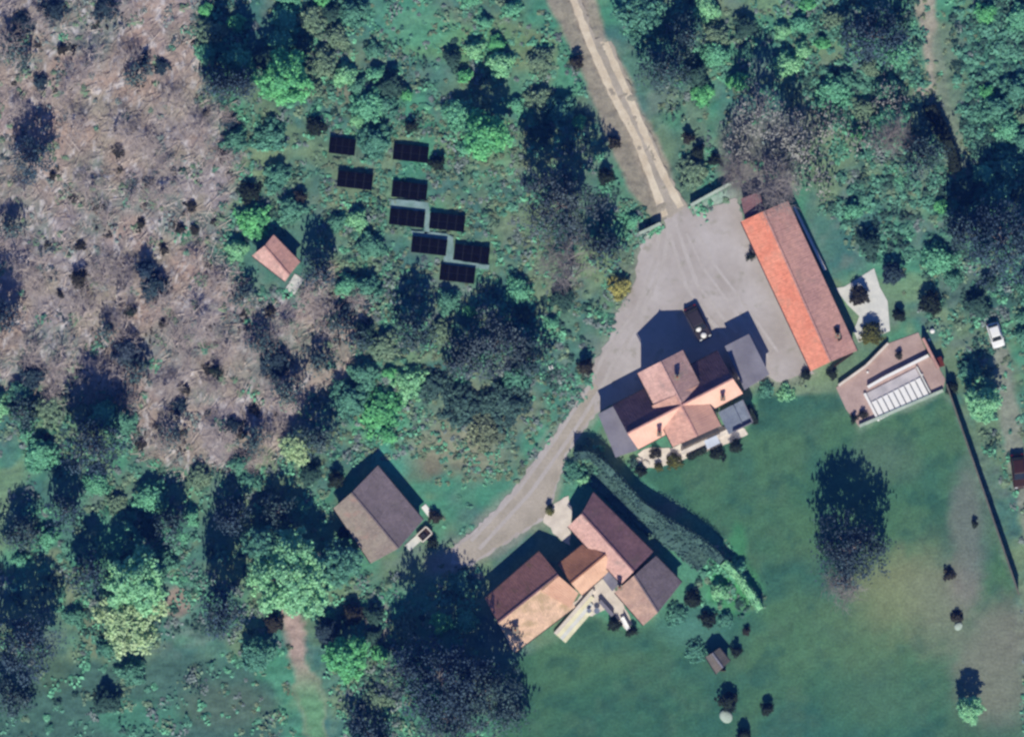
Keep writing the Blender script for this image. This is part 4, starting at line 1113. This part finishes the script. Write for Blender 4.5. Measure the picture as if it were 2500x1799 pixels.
TR = [
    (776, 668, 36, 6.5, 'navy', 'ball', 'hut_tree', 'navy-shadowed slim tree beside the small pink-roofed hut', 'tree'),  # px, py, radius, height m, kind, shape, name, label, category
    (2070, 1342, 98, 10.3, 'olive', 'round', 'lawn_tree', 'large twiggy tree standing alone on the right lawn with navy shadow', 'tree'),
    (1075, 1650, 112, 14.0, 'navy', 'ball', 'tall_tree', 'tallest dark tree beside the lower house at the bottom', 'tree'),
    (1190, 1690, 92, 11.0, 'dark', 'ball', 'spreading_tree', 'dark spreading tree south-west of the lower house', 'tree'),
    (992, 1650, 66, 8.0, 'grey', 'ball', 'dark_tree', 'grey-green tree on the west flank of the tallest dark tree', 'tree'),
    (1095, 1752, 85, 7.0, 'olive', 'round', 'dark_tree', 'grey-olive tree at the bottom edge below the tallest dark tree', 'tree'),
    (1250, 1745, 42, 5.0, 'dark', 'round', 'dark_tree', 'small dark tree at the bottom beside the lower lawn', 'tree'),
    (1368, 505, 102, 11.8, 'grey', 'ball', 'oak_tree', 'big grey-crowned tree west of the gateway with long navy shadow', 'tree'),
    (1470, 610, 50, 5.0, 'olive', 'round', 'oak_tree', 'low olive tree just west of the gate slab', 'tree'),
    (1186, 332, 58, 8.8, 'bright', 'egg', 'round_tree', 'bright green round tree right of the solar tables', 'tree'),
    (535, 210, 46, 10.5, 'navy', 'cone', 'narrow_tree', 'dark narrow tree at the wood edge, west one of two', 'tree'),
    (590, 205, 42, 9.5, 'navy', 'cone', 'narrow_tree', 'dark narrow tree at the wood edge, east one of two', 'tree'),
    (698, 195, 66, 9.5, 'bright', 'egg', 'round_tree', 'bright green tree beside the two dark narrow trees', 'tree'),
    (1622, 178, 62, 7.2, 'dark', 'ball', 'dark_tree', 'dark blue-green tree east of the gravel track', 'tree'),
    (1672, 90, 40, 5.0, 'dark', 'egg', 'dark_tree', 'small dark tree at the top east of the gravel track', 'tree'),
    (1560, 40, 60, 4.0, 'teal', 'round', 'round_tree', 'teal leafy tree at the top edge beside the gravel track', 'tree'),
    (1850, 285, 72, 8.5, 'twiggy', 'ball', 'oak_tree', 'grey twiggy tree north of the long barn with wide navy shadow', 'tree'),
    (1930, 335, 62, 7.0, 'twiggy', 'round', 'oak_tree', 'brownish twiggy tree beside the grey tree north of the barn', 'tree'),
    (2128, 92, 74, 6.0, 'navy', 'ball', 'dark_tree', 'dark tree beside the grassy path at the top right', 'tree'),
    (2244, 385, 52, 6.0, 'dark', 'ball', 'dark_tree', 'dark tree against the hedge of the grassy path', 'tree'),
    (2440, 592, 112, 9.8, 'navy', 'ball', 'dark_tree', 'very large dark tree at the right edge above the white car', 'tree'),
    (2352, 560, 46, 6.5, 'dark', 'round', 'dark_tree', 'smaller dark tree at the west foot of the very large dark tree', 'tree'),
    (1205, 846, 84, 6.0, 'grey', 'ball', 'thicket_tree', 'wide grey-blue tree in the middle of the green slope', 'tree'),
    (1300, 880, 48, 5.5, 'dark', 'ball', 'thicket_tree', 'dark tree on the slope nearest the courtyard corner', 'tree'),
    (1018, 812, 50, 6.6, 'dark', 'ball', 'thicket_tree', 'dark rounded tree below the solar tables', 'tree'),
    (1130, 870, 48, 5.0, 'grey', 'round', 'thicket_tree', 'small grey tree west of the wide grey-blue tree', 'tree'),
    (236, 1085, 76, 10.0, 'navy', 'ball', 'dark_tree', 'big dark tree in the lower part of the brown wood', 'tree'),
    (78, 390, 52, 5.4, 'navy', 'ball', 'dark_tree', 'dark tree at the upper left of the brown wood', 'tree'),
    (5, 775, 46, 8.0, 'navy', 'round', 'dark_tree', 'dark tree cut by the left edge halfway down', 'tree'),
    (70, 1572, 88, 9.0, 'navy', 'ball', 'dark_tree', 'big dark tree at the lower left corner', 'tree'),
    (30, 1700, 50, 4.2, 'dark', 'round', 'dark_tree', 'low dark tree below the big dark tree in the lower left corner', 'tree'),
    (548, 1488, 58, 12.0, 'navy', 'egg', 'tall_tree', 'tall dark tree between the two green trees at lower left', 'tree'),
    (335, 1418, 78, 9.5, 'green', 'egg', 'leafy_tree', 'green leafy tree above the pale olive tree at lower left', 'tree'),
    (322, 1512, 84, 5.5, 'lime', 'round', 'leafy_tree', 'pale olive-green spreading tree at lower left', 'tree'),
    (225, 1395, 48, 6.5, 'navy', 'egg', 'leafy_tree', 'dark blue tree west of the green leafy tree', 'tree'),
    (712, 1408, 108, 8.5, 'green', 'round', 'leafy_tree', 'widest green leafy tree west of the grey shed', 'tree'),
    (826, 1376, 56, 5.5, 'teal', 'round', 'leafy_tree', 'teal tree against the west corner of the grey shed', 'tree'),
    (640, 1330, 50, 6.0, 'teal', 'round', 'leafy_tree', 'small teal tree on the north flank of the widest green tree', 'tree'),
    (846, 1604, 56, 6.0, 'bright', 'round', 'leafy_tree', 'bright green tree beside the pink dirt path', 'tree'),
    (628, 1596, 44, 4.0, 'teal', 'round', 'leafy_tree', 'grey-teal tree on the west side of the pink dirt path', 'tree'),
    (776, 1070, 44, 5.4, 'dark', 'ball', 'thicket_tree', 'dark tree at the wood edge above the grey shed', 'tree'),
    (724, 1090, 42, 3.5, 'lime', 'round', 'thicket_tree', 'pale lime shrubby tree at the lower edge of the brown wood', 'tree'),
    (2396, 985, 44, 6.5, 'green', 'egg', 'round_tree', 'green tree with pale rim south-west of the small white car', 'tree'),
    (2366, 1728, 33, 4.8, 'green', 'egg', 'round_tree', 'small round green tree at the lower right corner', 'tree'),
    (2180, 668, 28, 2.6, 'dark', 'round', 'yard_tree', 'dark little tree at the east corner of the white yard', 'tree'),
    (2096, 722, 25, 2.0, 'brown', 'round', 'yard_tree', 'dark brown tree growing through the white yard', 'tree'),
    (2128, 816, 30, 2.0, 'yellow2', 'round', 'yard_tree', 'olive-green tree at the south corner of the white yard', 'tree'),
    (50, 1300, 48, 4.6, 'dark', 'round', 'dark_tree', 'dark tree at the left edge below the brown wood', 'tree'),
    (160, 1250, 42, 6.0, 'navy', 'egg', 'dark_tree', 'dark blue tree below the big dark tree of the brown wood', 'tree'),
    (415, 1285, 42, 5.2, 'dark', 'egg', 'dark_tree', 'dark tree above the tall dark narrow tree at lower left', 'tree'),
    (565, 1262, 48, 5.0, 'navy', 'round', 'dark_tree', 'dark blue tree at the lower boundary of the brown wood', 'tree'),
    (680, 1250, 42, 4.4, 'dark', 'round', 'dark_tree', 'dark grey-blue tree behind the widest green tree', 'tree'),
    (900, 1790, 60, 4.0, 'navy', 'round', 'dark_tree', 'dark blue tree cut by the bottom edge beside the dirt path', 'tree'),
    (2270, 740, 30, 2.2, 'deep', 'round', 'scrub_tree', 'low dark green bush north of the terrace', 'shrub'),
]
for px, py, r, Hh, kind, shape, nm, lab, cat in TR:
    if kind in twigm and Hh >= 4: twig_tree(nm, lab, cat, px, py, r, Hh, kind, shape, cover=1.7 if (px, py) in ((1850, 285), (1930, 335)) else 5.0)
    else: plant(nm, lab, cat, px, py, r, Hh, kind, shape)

SH = [
    (1130, 985, 62, 1.3, 'hedge', 'broad soft grey-green shrub below the wide grey tree'),
    (1236, 985, 66, 1.5, 'hedge', 'broad grey-green shrub between the wide grey tree and the lane'),
    (1060, 945, 46, 1.2, 'hedge', 'grey-green shrub left of the broad soft shrub'),
    (1180, 1050, 50, .8, 'tussg', 'low olive shrub above the lane bend'),  # px, py, radius, height, kind, label
    (925, 1010, 66, 1.6, 'bright', 'wide low bright green shrub above the grey shed'),
    (1000, 935, 45, 1.4, 'green', 'low green shrub at the wood edge below the dark rounded tree'),
    (620, 538, 46, 2.2, 'bright', 'bright green shrub above the small pink-roofed hut'),
    (610, 470, 30, 1.6, 'deep', 'dark green shrub above the bright shrub by the hut'),
    (660, 330, 50, 1.5, 'teal', 'teal shrub between the narrow dark trees and the hut'),
    (1512, 702, 30, 1.6, 'yellow', 'yellow flowering shrub at the western edge of the courtyard'),
    (1428, 896, 21, 2.4, 'brown', 'copper-brown shrub at the lane corner opposite the main house'),
    (195, 682, 25, 2.2, 'brown', 'squarish dark brown shrub in the middle of the brown wood'),
    (376, 700, 40, 2.5, 'dark', 'dark shrub with grey-green foot in the middle of the brown wood'),
    (355, 660, 26, 3.0, 'navy', 'navy shrub above the dark shrub in the brown wood'),
    (320, 762, 16, 2.2, 'deep', 'small deep green shrub left of the dark shrub in the wood'),
    (310, 860, 42, 3.0, 'grey', 'grey-blue shrub above the big dark tree of the brown wood'),
    (528, 905, 17, 2.2, 'deep', 'small dark oval shrub in the lower brown wood'),
    (672, 880, 45, 1.8, 'dark', 'broken dark shrub patch at the right of the brown wood'),
    (78, 920, 36, 2.4, 'dark', 'dark purple shrub near the left edge above the big dark tree'),
    (1408, 152, 17, 1.8, 'brown', 'dark brown round shrub on the west verge of the gravel track'),
    (1500, 350, 16, 1.6, 'brown', 'brown shrub halfway along the west verge of the gravel track'),
    (1478, 430, 20, 1.8, 'deep', 'dark shrub on the verge beside the big grey-crowned tree'),
    (733, 480, 16, 1.6, 'brown', 'small brown shrub above the grey roofless path near the hut'),
    (1068, 400, 20, 1.8, 'deep', 'dark bush at the east end of a solar table'),
    (770, 310, 26, 1.6, 'deep', 'dark bush just above the overgrown solar table'),
    (1003, 310, 16, 1.4, 'deep', 'dark bush above the solar table with a bush at its end'),
    (1680, 338, 15, 1.6, 'brown', 'dark brown shrub on the grass east of the gravel track'),
    (1706, 372, 17, 1.6, 'deep', 'dark green shrub below the brown one east of the track'),
    (1745, 393, 16, 1.4, 'deep', 'dark green shrub above the stone gate wall'),
    (2196, 866, 9, 1.0, 'brown', 'small brown plant in the middle of the terrace'),
    (2085, 1024, 9, 1.0, 'deep', 'small dark plant at the south-west corner of the terrace'),
    (2106, 1014, 9, 1.0, 'brown', 'small brown plant beside the pool cover corner'),
    (2324, 944, 18, 1.6, 'deep', 'dark bush at the top end of the thin garden wall'),
    (2033, 912, 14, 1.1, 'deep', 'dark bush at the southern gable of the long barn'),
    (1967, 914, 13, 1.0, 'deep', 'little dark bush at the tip of the bright barn roof'),
    (1832, 626, 9, 1.4, 'deep', 'tiny dark bush against the west eave of the long barn'),
    (1646, 1126, 22, 1.2, 'yellow2', 'olive shrub on the south terrace of the main house'),
    (1794, 1088, 17, 1.8, 'deep', 'dark round shrub at the south-east corner of the main house'),
    (1752, 1106, 20, 1.2, 'deep', 'dark shrub below the pale square awning'),
    (1564, 1152, 14, 1.5, 'deep', 'dark shrub at the south-west corner of the main house'),
    (1600, 1106, 14, 1.1, 'brown', 'dark red shrub on the terrace at the house corner'),
    (1608, 1140, 11, .9, 'yellow2', 'small olive shrub at the western end of the terrace'),
    (1342, 1244, 12, 1.4, 'yellow2', 'olive bush where the cream path meets the lane'),
    (1776, 1712, 26, 2.2, 'deep', 'dark shrub with pale rock below it on the lower lawn'),
    (1872, 1730, 17, 1.8, 'deep', 'dark star-shaped shrub on the lower lawn'),
    (1815, 1796, 20, 2.0, 'deep', 'dark shrub cut by the bottom edge of the lower lawn'),
    (1824, 1541, 9, .9, 'brown', 'tiny dark shrub alone on the lawn above the garden hut'),
    (1690, 1462, 24, 1.5, 'deep', 'dark fern-like shrub right of the lower house'),
    (1728, 1510, 22, 1.4, 'deep', 'dark fern-like shrub above the garden hut'),
    (1772, 1512, 20, 1.0, 'teal', 'low teal shrub beside the hedge end'),
    (1650, 1500, 30, .9, 'teal', 'teal flower bed right of the lower house'),
    (1700, 1590, 32, .8, 'teal', 'teal flower bed left of the garden hut'),
    (1796, 1590, 12, 1.8, 'deep', 'dark shrub against the east side of the garden hut'),
    (1500, 1522, 17, 1.2, 'deep', 'dark shrub at the patio end by the lower house'),
    (1544, 1542, 13, 1.3, 'deep', 'dark shrub at the southern gable of the lower house'),
    (2316, 1402, 15, 1.1, 'brown', 'brown shrub on the right lawn beside the thin wall'),
    (2336, 1505, 15, 1.1, 'brown', 'spiky brown shrub with pale stone below on the right lawn'),
    (2380, 1278, 9, .9, 'deep', 'tiny dark shrub near the thin garden wall'),
    (2196, 770, 18, 1.6, 'deep', 'dark bush at the east rim of the white yard'),
    (1055, 1322, 14, 1.0, 'deep', 'dark shrub in front of the grey shed gable'),
    (1060, 1262, 16, 1.2, 'brown', 'dark brown shrub at the east corner of the grey shed'),
    (862, 1500, 28, 2.4, 'brown', 'brown round shrub above the bright green tree by the path'),
    (800, 1540, 34, 3.0, 'dark', 'dark shrub left of the brown round shrub'),
    (838, 1300, 15, 1.5, 'deep', 'dark shrub against the west eave of the grey shed'),
    (820, 1170, 22, 2.0, 'deep', 'dark shrub above the west corner of the grey shed'),
    (670, 1520, 26, 2.0, 'brown', 'dark brown shrub at the top of the pink dirt path'),
    (1545, 1130, 12, .8, 'hedge', 'small grey-green shrub outside the grey annexe'),
    (1870, 950, 22, .9, 'teal', 'low green shrub at the lawn corner below the garage'),
    (1920, 960, 24, .8, 'green', 'low green shrub row between courtyard and lawn'),
    (1400, 1150, 30, .8, 'teal', 'teal shrub at the hedge end beside the lane'),
    (1425, 1172, 18, 1.0, 'green', 'green shrub above the cream entrance path'),
]
for px, py, r, Hh, kind, lab in SH:
    if not lab: continue
    plant('garden_shrub' if px > 1350 else 'wild_shrub', lab, 'shrub', px, py, r, Hh, kind, 'bush', trunk=False)
for px, py, r, h_ in [(330, 905, 34, 3.0), (420, 1065, 30, 3.2), (640, 835, 36, 2.6), (705, 950, 38, 3.4), (785, 885, 34, 3.0), (822, 800, 30, 2.4), (295, 965, 30, 2.6), (55, 1010, 40, 3.4), 
                      (262, 805, 26, 2.4), (600, 720, 32, 2.4), (35, 560, 30, 3.0), (335, 180, 32, 2.6), (40, 120, 44, 3.0), (880, 830, 32, 2.6), (620, 1075, 34, 3.0)]:
    twig_tree('wood_thicket_tree', where(px, py, 'blue-grey thicket tree'), 'tree', px, py, r, h_, 'dark', 'round', cover=4.0)
for px, py, r, h_ in [(1795, 345, 50, 3.6), (1905, 405, 54, 3.6), (1968, 372, 46, 3.4), (2015, 300, 44, 3.6), (1990, 440, 44, 3.0), (2105, 345, 40, 3.0), (2170, 250, 44, 3.2)]:
    twig_tree('scrub_tree', where(px, py, 'grey-brown twiggy tree'), 'tree', px, py, r, h_, 'twiggy', 'round', cover=1.6)
WS = [(345, 545, 12), (440, 560, 13), (475, 562, 12), (545, 380, 16), (505, 275, 9), (290, 370, 17), (395, 165, 22), (350, 150, 20), (150, 120, 14), (100, 200, 20), (195, 600, 14), (400, 610, 11), (130, 430, 10), (470, 505, 12), (560, 300, 24),
      (145, 720, 9), (395, 790, 12), (440, 990, 22), (570, 1040, 22), (110, 1070, 14), (590, 1060, 14), (345, 1085, 14), (300, 700, 10), (660, 760, 15), (620, 1000, 16), (505, 900, 12), (260, 20, 34), (60, 60, 30), (130, 30, 36), (845, 750, 26), (890, 735, 24), (450, 950, 16)]
for px, py, r in WS:
    plant('wood_shrub', where(px, py, ('brown' if r < 20 else 'dark') + ' wood shrub'), 'shrub', px, py, r, .3 + r * .03, 'brown' if r < 20 else 'dark', 'bush', group='dark shrubs of the brown wood', trunk=False)
for px, py, s, lab in [(1772, 1748, .8, 'pale rock below the dark shrub on the lower lawn'), (2340, 1528, .5, 'pale stone below the spiky brown shrub'), (1652, 1117, .3, 'white stone on the south terrace of the main house'), (1558, 1124, .45, 'white stone at the south-west corner of the main house'), (1577, 1132, .5, 'pinkish white stone beside the terrace shrub')]:
    me = bpy.data.meshes.new('pale_rock'); bm = bmesh.new(); bmesh.ops.create_icosphere(bm, subdivisions=3, radius=s)
    for v in bm.verts:
        k = 1 + .12 * math.sin(v.co.x * 2.2 / s + px) * math.cos(v.co.y * 1.8 / s + py)
        v.co *= k; v.co.z *= .45
    bm.to_mesh(me); bm.free(); me.materials.append(pal['paleconc'] if py > 1400 else pal['cream'])
    x, y = P(px, py); tag(obj('pale_rock', me, None, (x, y, gh(px, py) + s * .25)), lab, 'rock')

# ---------------------------------------------------------------- bare trees of the brown wood
BM = [bare_mesh(h, r, 100 + k, depth=4, fan=(6, 4, 3, 3)) for k, (h, r) in enumerate([(7.5, 3.2), (6.5, 2.8), (8.5, 3.6), (5.5, 2.4), (7.0, 3.0), (6.0, 2.6)])]
DBM = [bare_mesh(h, r, 200 + k, depth=4, fan=(8, 5, 4, 3), m=pal['darktwig'], thin=1.3) for k, (h, r) in enumerate([(8.0, 4.4), (6.5, 3.4)])]
def inside(poly, px, py):
    return float(sdf(poly, np.array([[px]], float), np.array([[py]], float))[0, 0])
spots = []
rs = random.Random(5)
tries = 0
while len(spots) < 60 and tries < 20000:
    tries += 1
    px, py = rs.uniform(-40, 920), rs.uniform(-40, 1160)
    if inside(WOOD, px, py) < 8: continue
    if any(math.hypot(px - a, py - b_) < 62 for a, b_ in spots): continue
    if 590 < px < 790 and 540 < py < 720: continue
    spots.append((px, py))
for k, (px, py) in enumerate(spots):
    t = thing('bare_tree', where(px, py, 'leafless tree'), 'tree', (*P(px, py), float(gh(px, py)) - .05), 'bare trees of the brown wood', rz=rs.uniform(0, 6.28))
    o = obj('branches', BM[k % 6], t); o.scale = (1, 1, rs.uniform(.3, .55))
for px, py, k, s, lab in [(1872, 448, 0, .95, 'bare grey tree overhanging the north end of the barn roof'), (1800, 420, 1, .8, 'small bare grey tree west of the barn-end tree'),
                          (1395, 640, 0, 1.0, 'bare pale twiggy tree below the big grey-crowned tree'), (2060, 1420, 1, .9, 'bare twigs of a small tree at the foot of the lone lawn tree'), (2170, 330, 1, .9, 'bare tree beside the dark hedge tree')]:
    t = thing('bare_tree', lab, 'tree', (*P(px, py), float(gh(px, py)) - .05), rz=rs.uniform(0, 6.28))
    o = obj('branches', DBM[k], t); o.scale = (s, s, s)

# ---------------------------------------------------------------- scrub, crop and litter (nobody could count these)
def scatter(n, poly_test, size, hmax, per, leaf, spread):
    cs = []
    tries = 0
    while len(cs) < n and tries < n * 40:
        tries += 1
        px, py = rs.uniform(-60, 2560), rs.uniform(-60, 1860)
        if poly_test(px, py): cs.append((px, py))
    return np.array(cs)

NOGO = [DRIVE, LAWN, [(1430, 820), (1900, 760), (1900, 1160), (1480, 1180)], [(1170, 1180), (1690, 1180), (1690, 1600), (1170, 1600)], [(1790, 450), (1960, 470), (2330, 860), (2330, 1060), (2040, 1060)],
        [(800, 1120), (1060, 1120), (1060, 1390), (800, 1390)], [(600, 560), (760, 560), (760, 700), (600, 700)], [(940, 325), (1070, 325), (1220, 590), (1200, 690), (1060, 700), (930, 580)], [(790, 330), (880, 330), (920, 470), (820, 470)],
        [(2300, 900), (2345, 930), (2530, 1450), (2480, 1480)], [(1010, 960), (1340, 940), (1300, 1120), (1100, 1320), (1000, 1150)], [(1760, 220), (1980, 240), (2060, 480), (1760, 460)], [(2225, -60), (2300, -60), (2330, 240), (2370, 330), (2360, 430), (2310, 420), (2290, 300), (2262, 200)], [(2415, 840), (2455, 840), (2520, 1300), (2470, 1300)], vg, [(1380, -60), (1480, -60), (1680, 500), (1600, 540)], [(660, 1470), (760, 1470), (860, 1900), (710, 1900)]]
TESTX, TESTY = np.meshgrid(np.arange(-60, 2570, 10.0), np.arange(-60, 1870, 10.0))
nogo = np.zeros(TESTX.shape, bool)
nogo2 = np.zeros(TESTX.shape, bool)
for q in NOGO:
    d_ = sdf(q, TESTX, TESTY); nogo |= d_ > -4; nogo2 |= d_ > -26
drv_m = np.zeros(TESTX.shape, bool)
for q in NOGO[:7] + [[(2300, 900), (2345, 930), (2530, 1450), (2480, 1480)], vg, [(1380, -60), (1480, -60), (1680, 500), (1600, 540)], [(700, 1480), (745, 1480), (830, 1900), (760, 1900)]]: drv_m |= sdf(q, TESTX, TESTY) > -8
SOL = [(842, 358), (1003, 375), (867, 441), (1000, 466), (994, 533), (1092, 543), (1048, 601), (1152, 620), (1117, 669)]
leafs['tuss'] = leaf_mat('scrub_straw', S(134, 150, 122), S(114, 134, 110))
woodm = sdf(WOOD, TESTX, TESTY)
patch = fbm(TESTX, TESTY, 130, 3, 123)
field = sdf([(2330, -400), (2900, -400), (2900, 460), (2420, 440), (2350, 330)], TESTX, TESTY) > 0
bl = sdf(BL, TESTX, TESTY) > 0
def cell(px, py):
    return int((py + 60) / 10), int((px + 60) / 10)
def t_scrub(px, py):
    j, i = cell(px, py)
    if nogo[j, i] or field[j, i]: return False
    if woodm[j, i] > 15: return rs.random() < .05
    if bl[j, i]: return rs.random() < .35 * patch[j, i]
    return rs.random() < (patch[j, i] - .3) * 2.2
def t_field(px, py):
    j, i = cell(px, py)
    return (field[j, i] and px > 2350 + max(0, 60 - py * .2)) or (px > 1950 and py < 640 and not nogo[j, i] and rs.random() < .35)

def mounds(name, label, cs, kinds, rmin, rmax, hmax, per, leaf):
    c0 = np.array([P(*c) for c in cs]); zb = np.array([gh(*c) for c in cs])
    n = len(cs)
    R = rmin + (rmax - rmin) * rng.random(n) ** 2; Hh = hmax * (.35 + .65 * rng.random(n)) * (R / rmax) ** .6
    D = rng.normal(size=(n, per, 3)); D /= np.linalg.norm(D, axis=2)[..., None]; D[..., 2] = np.abs(D[..., 2])
    q = .5 + .5 * rng.random((n, per, 1))
    wob = 1 + .35 * np.sin(3 * np.arctan2(D[..., 1], D[..., 0]) + (rng.random(n) * 6.28)[:, None])
    pts = np.concatenate([c0[:, None, :] + D[..., :2] * q * (R[:, None] * wob)[..., None], (zb[:, None] + D[..., 2] * q[..., 0] * Hh[:, None])[..., None]], -1)
    nr = D + rng.normal(size=D.shape) * .35 + np.array([0, 0, .8])
    Vv, Ff = quads(pts.reshape(-1, 3), nr.reshape(-1, 3), leaf, 1.5)
    me = mesh_np(name, Vv, Ff)
    for k in kinds: me.materials.append(leafs[k])
    mi = np.repeat(rng.integers(0, len(kinds), n), per).astype(np.int32)
    me.polygons.foreach_set('material_index', mi)
    return tag(obj(name, me), label, 'undergrowth', kind='stuff')
leafs['scrub1'] = leaf_mat('scrub_teal', S(108, 168, 144), S(92, 146, 126))
leafs['scrub2'] = leaf_mat('scrub_sage', S(134, 160, 132), S(112, 144, 122))
leafs['scrub3'] = leaf_mat('scrub_mint', S(124, 196, 158), S(100, 168, 138))
leafs['scrub4'] = leaf_mat('scrub_deep', S(70, 104, 94), S(58, 90, 84))
leafs['scrub5'] = leaf_mat('scrub_grey', S(140, 156, 154), S(116, 132, 134))
cs = scatter(2600, t_scrub, 0, 0, 0, 0, 0)
mounds('undergrowth', 'tangled teal and sage undergrowth covering the open slope', cs, ['scrub1', 'scrub2', 'scrub3', 'scrub4', 'scrub5', 'scrub1'], .4, 1.7, .6, 26, .32)
def t_wood(px, py):
    j, i = cell(px, py)
    return woodm[j, i] > -20 and not nogo[j, i] and rs.random() < max(.08, (patch[j, i] - .42) * 3)
cs = scatter(420, t_wood, 0, 0, 0, 0, 0)
mounds('wood_brush', 'ragged grey-green and brown brush growing through the leaf-littered wood', cs, ['scrub5', 'olive', 'scrub2', 'brown', 'scrub5', 'scrub2'], .3, 1.5, .6, 18, .3)
cs = scatter(900, t_field, 0, 0, 0, 0, 0)
mounds('field_vegetation', 'dense dark-flecked green vegetation of the field at the upper right', cs, ['scrub1', 'teal', 'scrub1', 'scrub4'], .4, 1.4, 1.0, 28, .32)
tsp = []
while len(tsp) < 3600:
    px, py = rs.uniform(540, 2520), rs.uniform(-40, 1840)
    if rs.random() < .3: px, py = rs.uniform(780, 1420), rs.uniform(280, 1180)
    j, i = cell(px, py)
    if woodm[j, i] > 0 or drv_m[j, i]: continue
    if any(abs(px - a) < 46 and abs(py - b_) < 25 for a, b_ in SOL): continue
    tsp.append((px, py))
mounds('grass_tussocks', 'rough low grass tussocks and weeds all over the open slope', np.array(tsp), ['scrub2', 'scrub1', 'tuss', 'scrub5', 'tuss', 'scrub3'], .2, .8, .28, 10, .3)
def bush_mesh(kind, r, H, seed):
    pts, nr, cs_ = crown_points(r, H, 'bush', max(.24, r * .15), 24)
    Vv, Ff = quads(pts, nr, .2)
    return mesh_np('foliage', Vv, Ff, leafs[kind])
kinds_b = ['scrub1', 'scrub3', 'scrub2', 'green', 'scrub4', 'teal', 'bright', 'scrub3']
BSH = [bush_mesh(k, r_, h_, i) for i, (k, r_, h_) in enumerate(zip(kinds_b, [1.5, 1.2, 1.7, 1.4, 1.3, 1.9, 1.1, 2.0], [1.7, 1.5, 1.6, 2.0, 2.0, 2.2, 1.4, 2.3]))]
stem_me = MB().tube((0, 0, -.3), (0, 0, .9), .05, .02, 5).tube((0, 0, .1), (.35, .2, .9), .03, .015, 4).tube((0, 0, .1), (-.3, .25, .9), .03, .015, 4).mesh('stem', pal['bark'])
bsp = []
tries = 0
taken = [(t_[0], t_[1], t_[2]) for t_ in TR] + [(t_[0], t_[1], t_[2]) for t_ in SH]
while len(bsp) < 150 and tries < 40000:
    tries += 1
    px, py = rs.uniform(-20, 2520), rs.uniform(-20, 1820)
    j, i = cell(px, py)
    if nogo2[j, i] or woodm[j, i] > 10 or patch[j, i] < .46: continue
    if bl[j, i] and rs.random() < .9: continue
    if px < 900 and py > 1150 and rs.random() < .5: continue
    if any(math.hypot(px - a, py - b_) < r_ * .7 + 20 for a, b_, r_ in taken): continue
    if any(math.hypot(px - a, py - b_) < 42 for a, b_ in bsp): continue
    bsp.append((px, py))
for k, (px, py) in enumerate(bsp):
    q = rs.randrange(8); sc_ = rs.uniform(.7, 1.25)
    lab = {0: 'teal', 1: 'mint green', 2: 'sage', 3: 'leafy green', 4: 'dark green', 5: 'teal', 6: 'bright green', 7: 'mint green'}[q] + ' bush'
    lab = where(px, py, lab)
    t = thing('scrub_bush', lab, 'bush', (*P(px, py), float(gh(px, py))), 'scrub bushes of the open slope', rz=rs.uniform(0, 6.28))
    for nm_, me_ in (('foliage', BSH[q]), ('stem', stem_me)):
        o = obj(nm_, me_, t); o.scale = (sc_, sc_ * rs.uniform(.8, 1.2), sc_)
# fallen branches and dead stalks on the wood floor
n = 9000
bx0 = []
while len(bx0) < n:
    px, py = rs.uniform(-60, 930), rs.uniform(-60, 1170)
    j, i = cell(px, py)
    if woodm[j, i] > -5 and not nogo[j, i]: bx0.append((*P(px, py), gh(px, py)))
bx0 = np.array(bx0)
th = rng.random(n) * math.pi; ln = .3 + 1.7 * rng.random(n) ** 2; wd = .025 + .06 * rng.random(n) ** 2
dx = np.stack([np.cos(th), np.sin(th)], 1) * ln[:, None] / 2; pn = np.stack([-np.sin(th), np.cos(th)], 1) * wd[:, None] / 2
z0 = bx0[:, 2] + .06 + .15 * rng.random(n); z1 = z0 + rng.random(n) * .35
Vv = np.stack([np.column_stack([bx0[:, :2] - dx - pn, z0]), np.column_stack([bx0[:, :2] - dx + pn, z0 + .03]), np.column_stack([bx0[:, :2] + dx + pn, z1 + .03]), np.column_stack([bx0[:, :2] + dx - pn, z1])], 1).reshape(-1, 3)
me = mesh_np('fallen_twigs', Vv, np.arange(4 * n).reshape(n, 4), mat('dead_wood', S(212, 200, 194), S(164, 148, 138), scale=.4, fine=0, island=.4))
tag(obj('fallen_twigs', me), 'pale fallen twigs and dead stalks strewn over the brown wood floor', 'twigs', kind='stuff')


# ---------------------------------------------------------------- the thin blue air between the ground and the camera
hz = MB().box(-1800, -1800, -2.5, 1800, 1800, ALT + 5).build('haze', None)
hm = bpy.data.materials.new('haze_air'); hm.use_nodes = True
hn = hm.node_tree
for n_ in list(hn.nodes):
    if n_.type == 'BSDF_PRINCIPLED': hn.nodes.remove(n_)
pv = hn.nodes.new('ShaderNodeVolumePrincipled')
pv.inputs['Color'].default_value = (0.08, 0.23, 1.0, 1)
pv.inputs['Density'].default_value = 4.6e-5
hn.links.new(pv.outputs[0], hn.nodes['Material Output'].inputs['Volume'])
hz.data.materials.clear(); hz.data.materials.append(hm)
tag(hz, 'thin bluish air over the whole place', 'haze', kind='stuff')
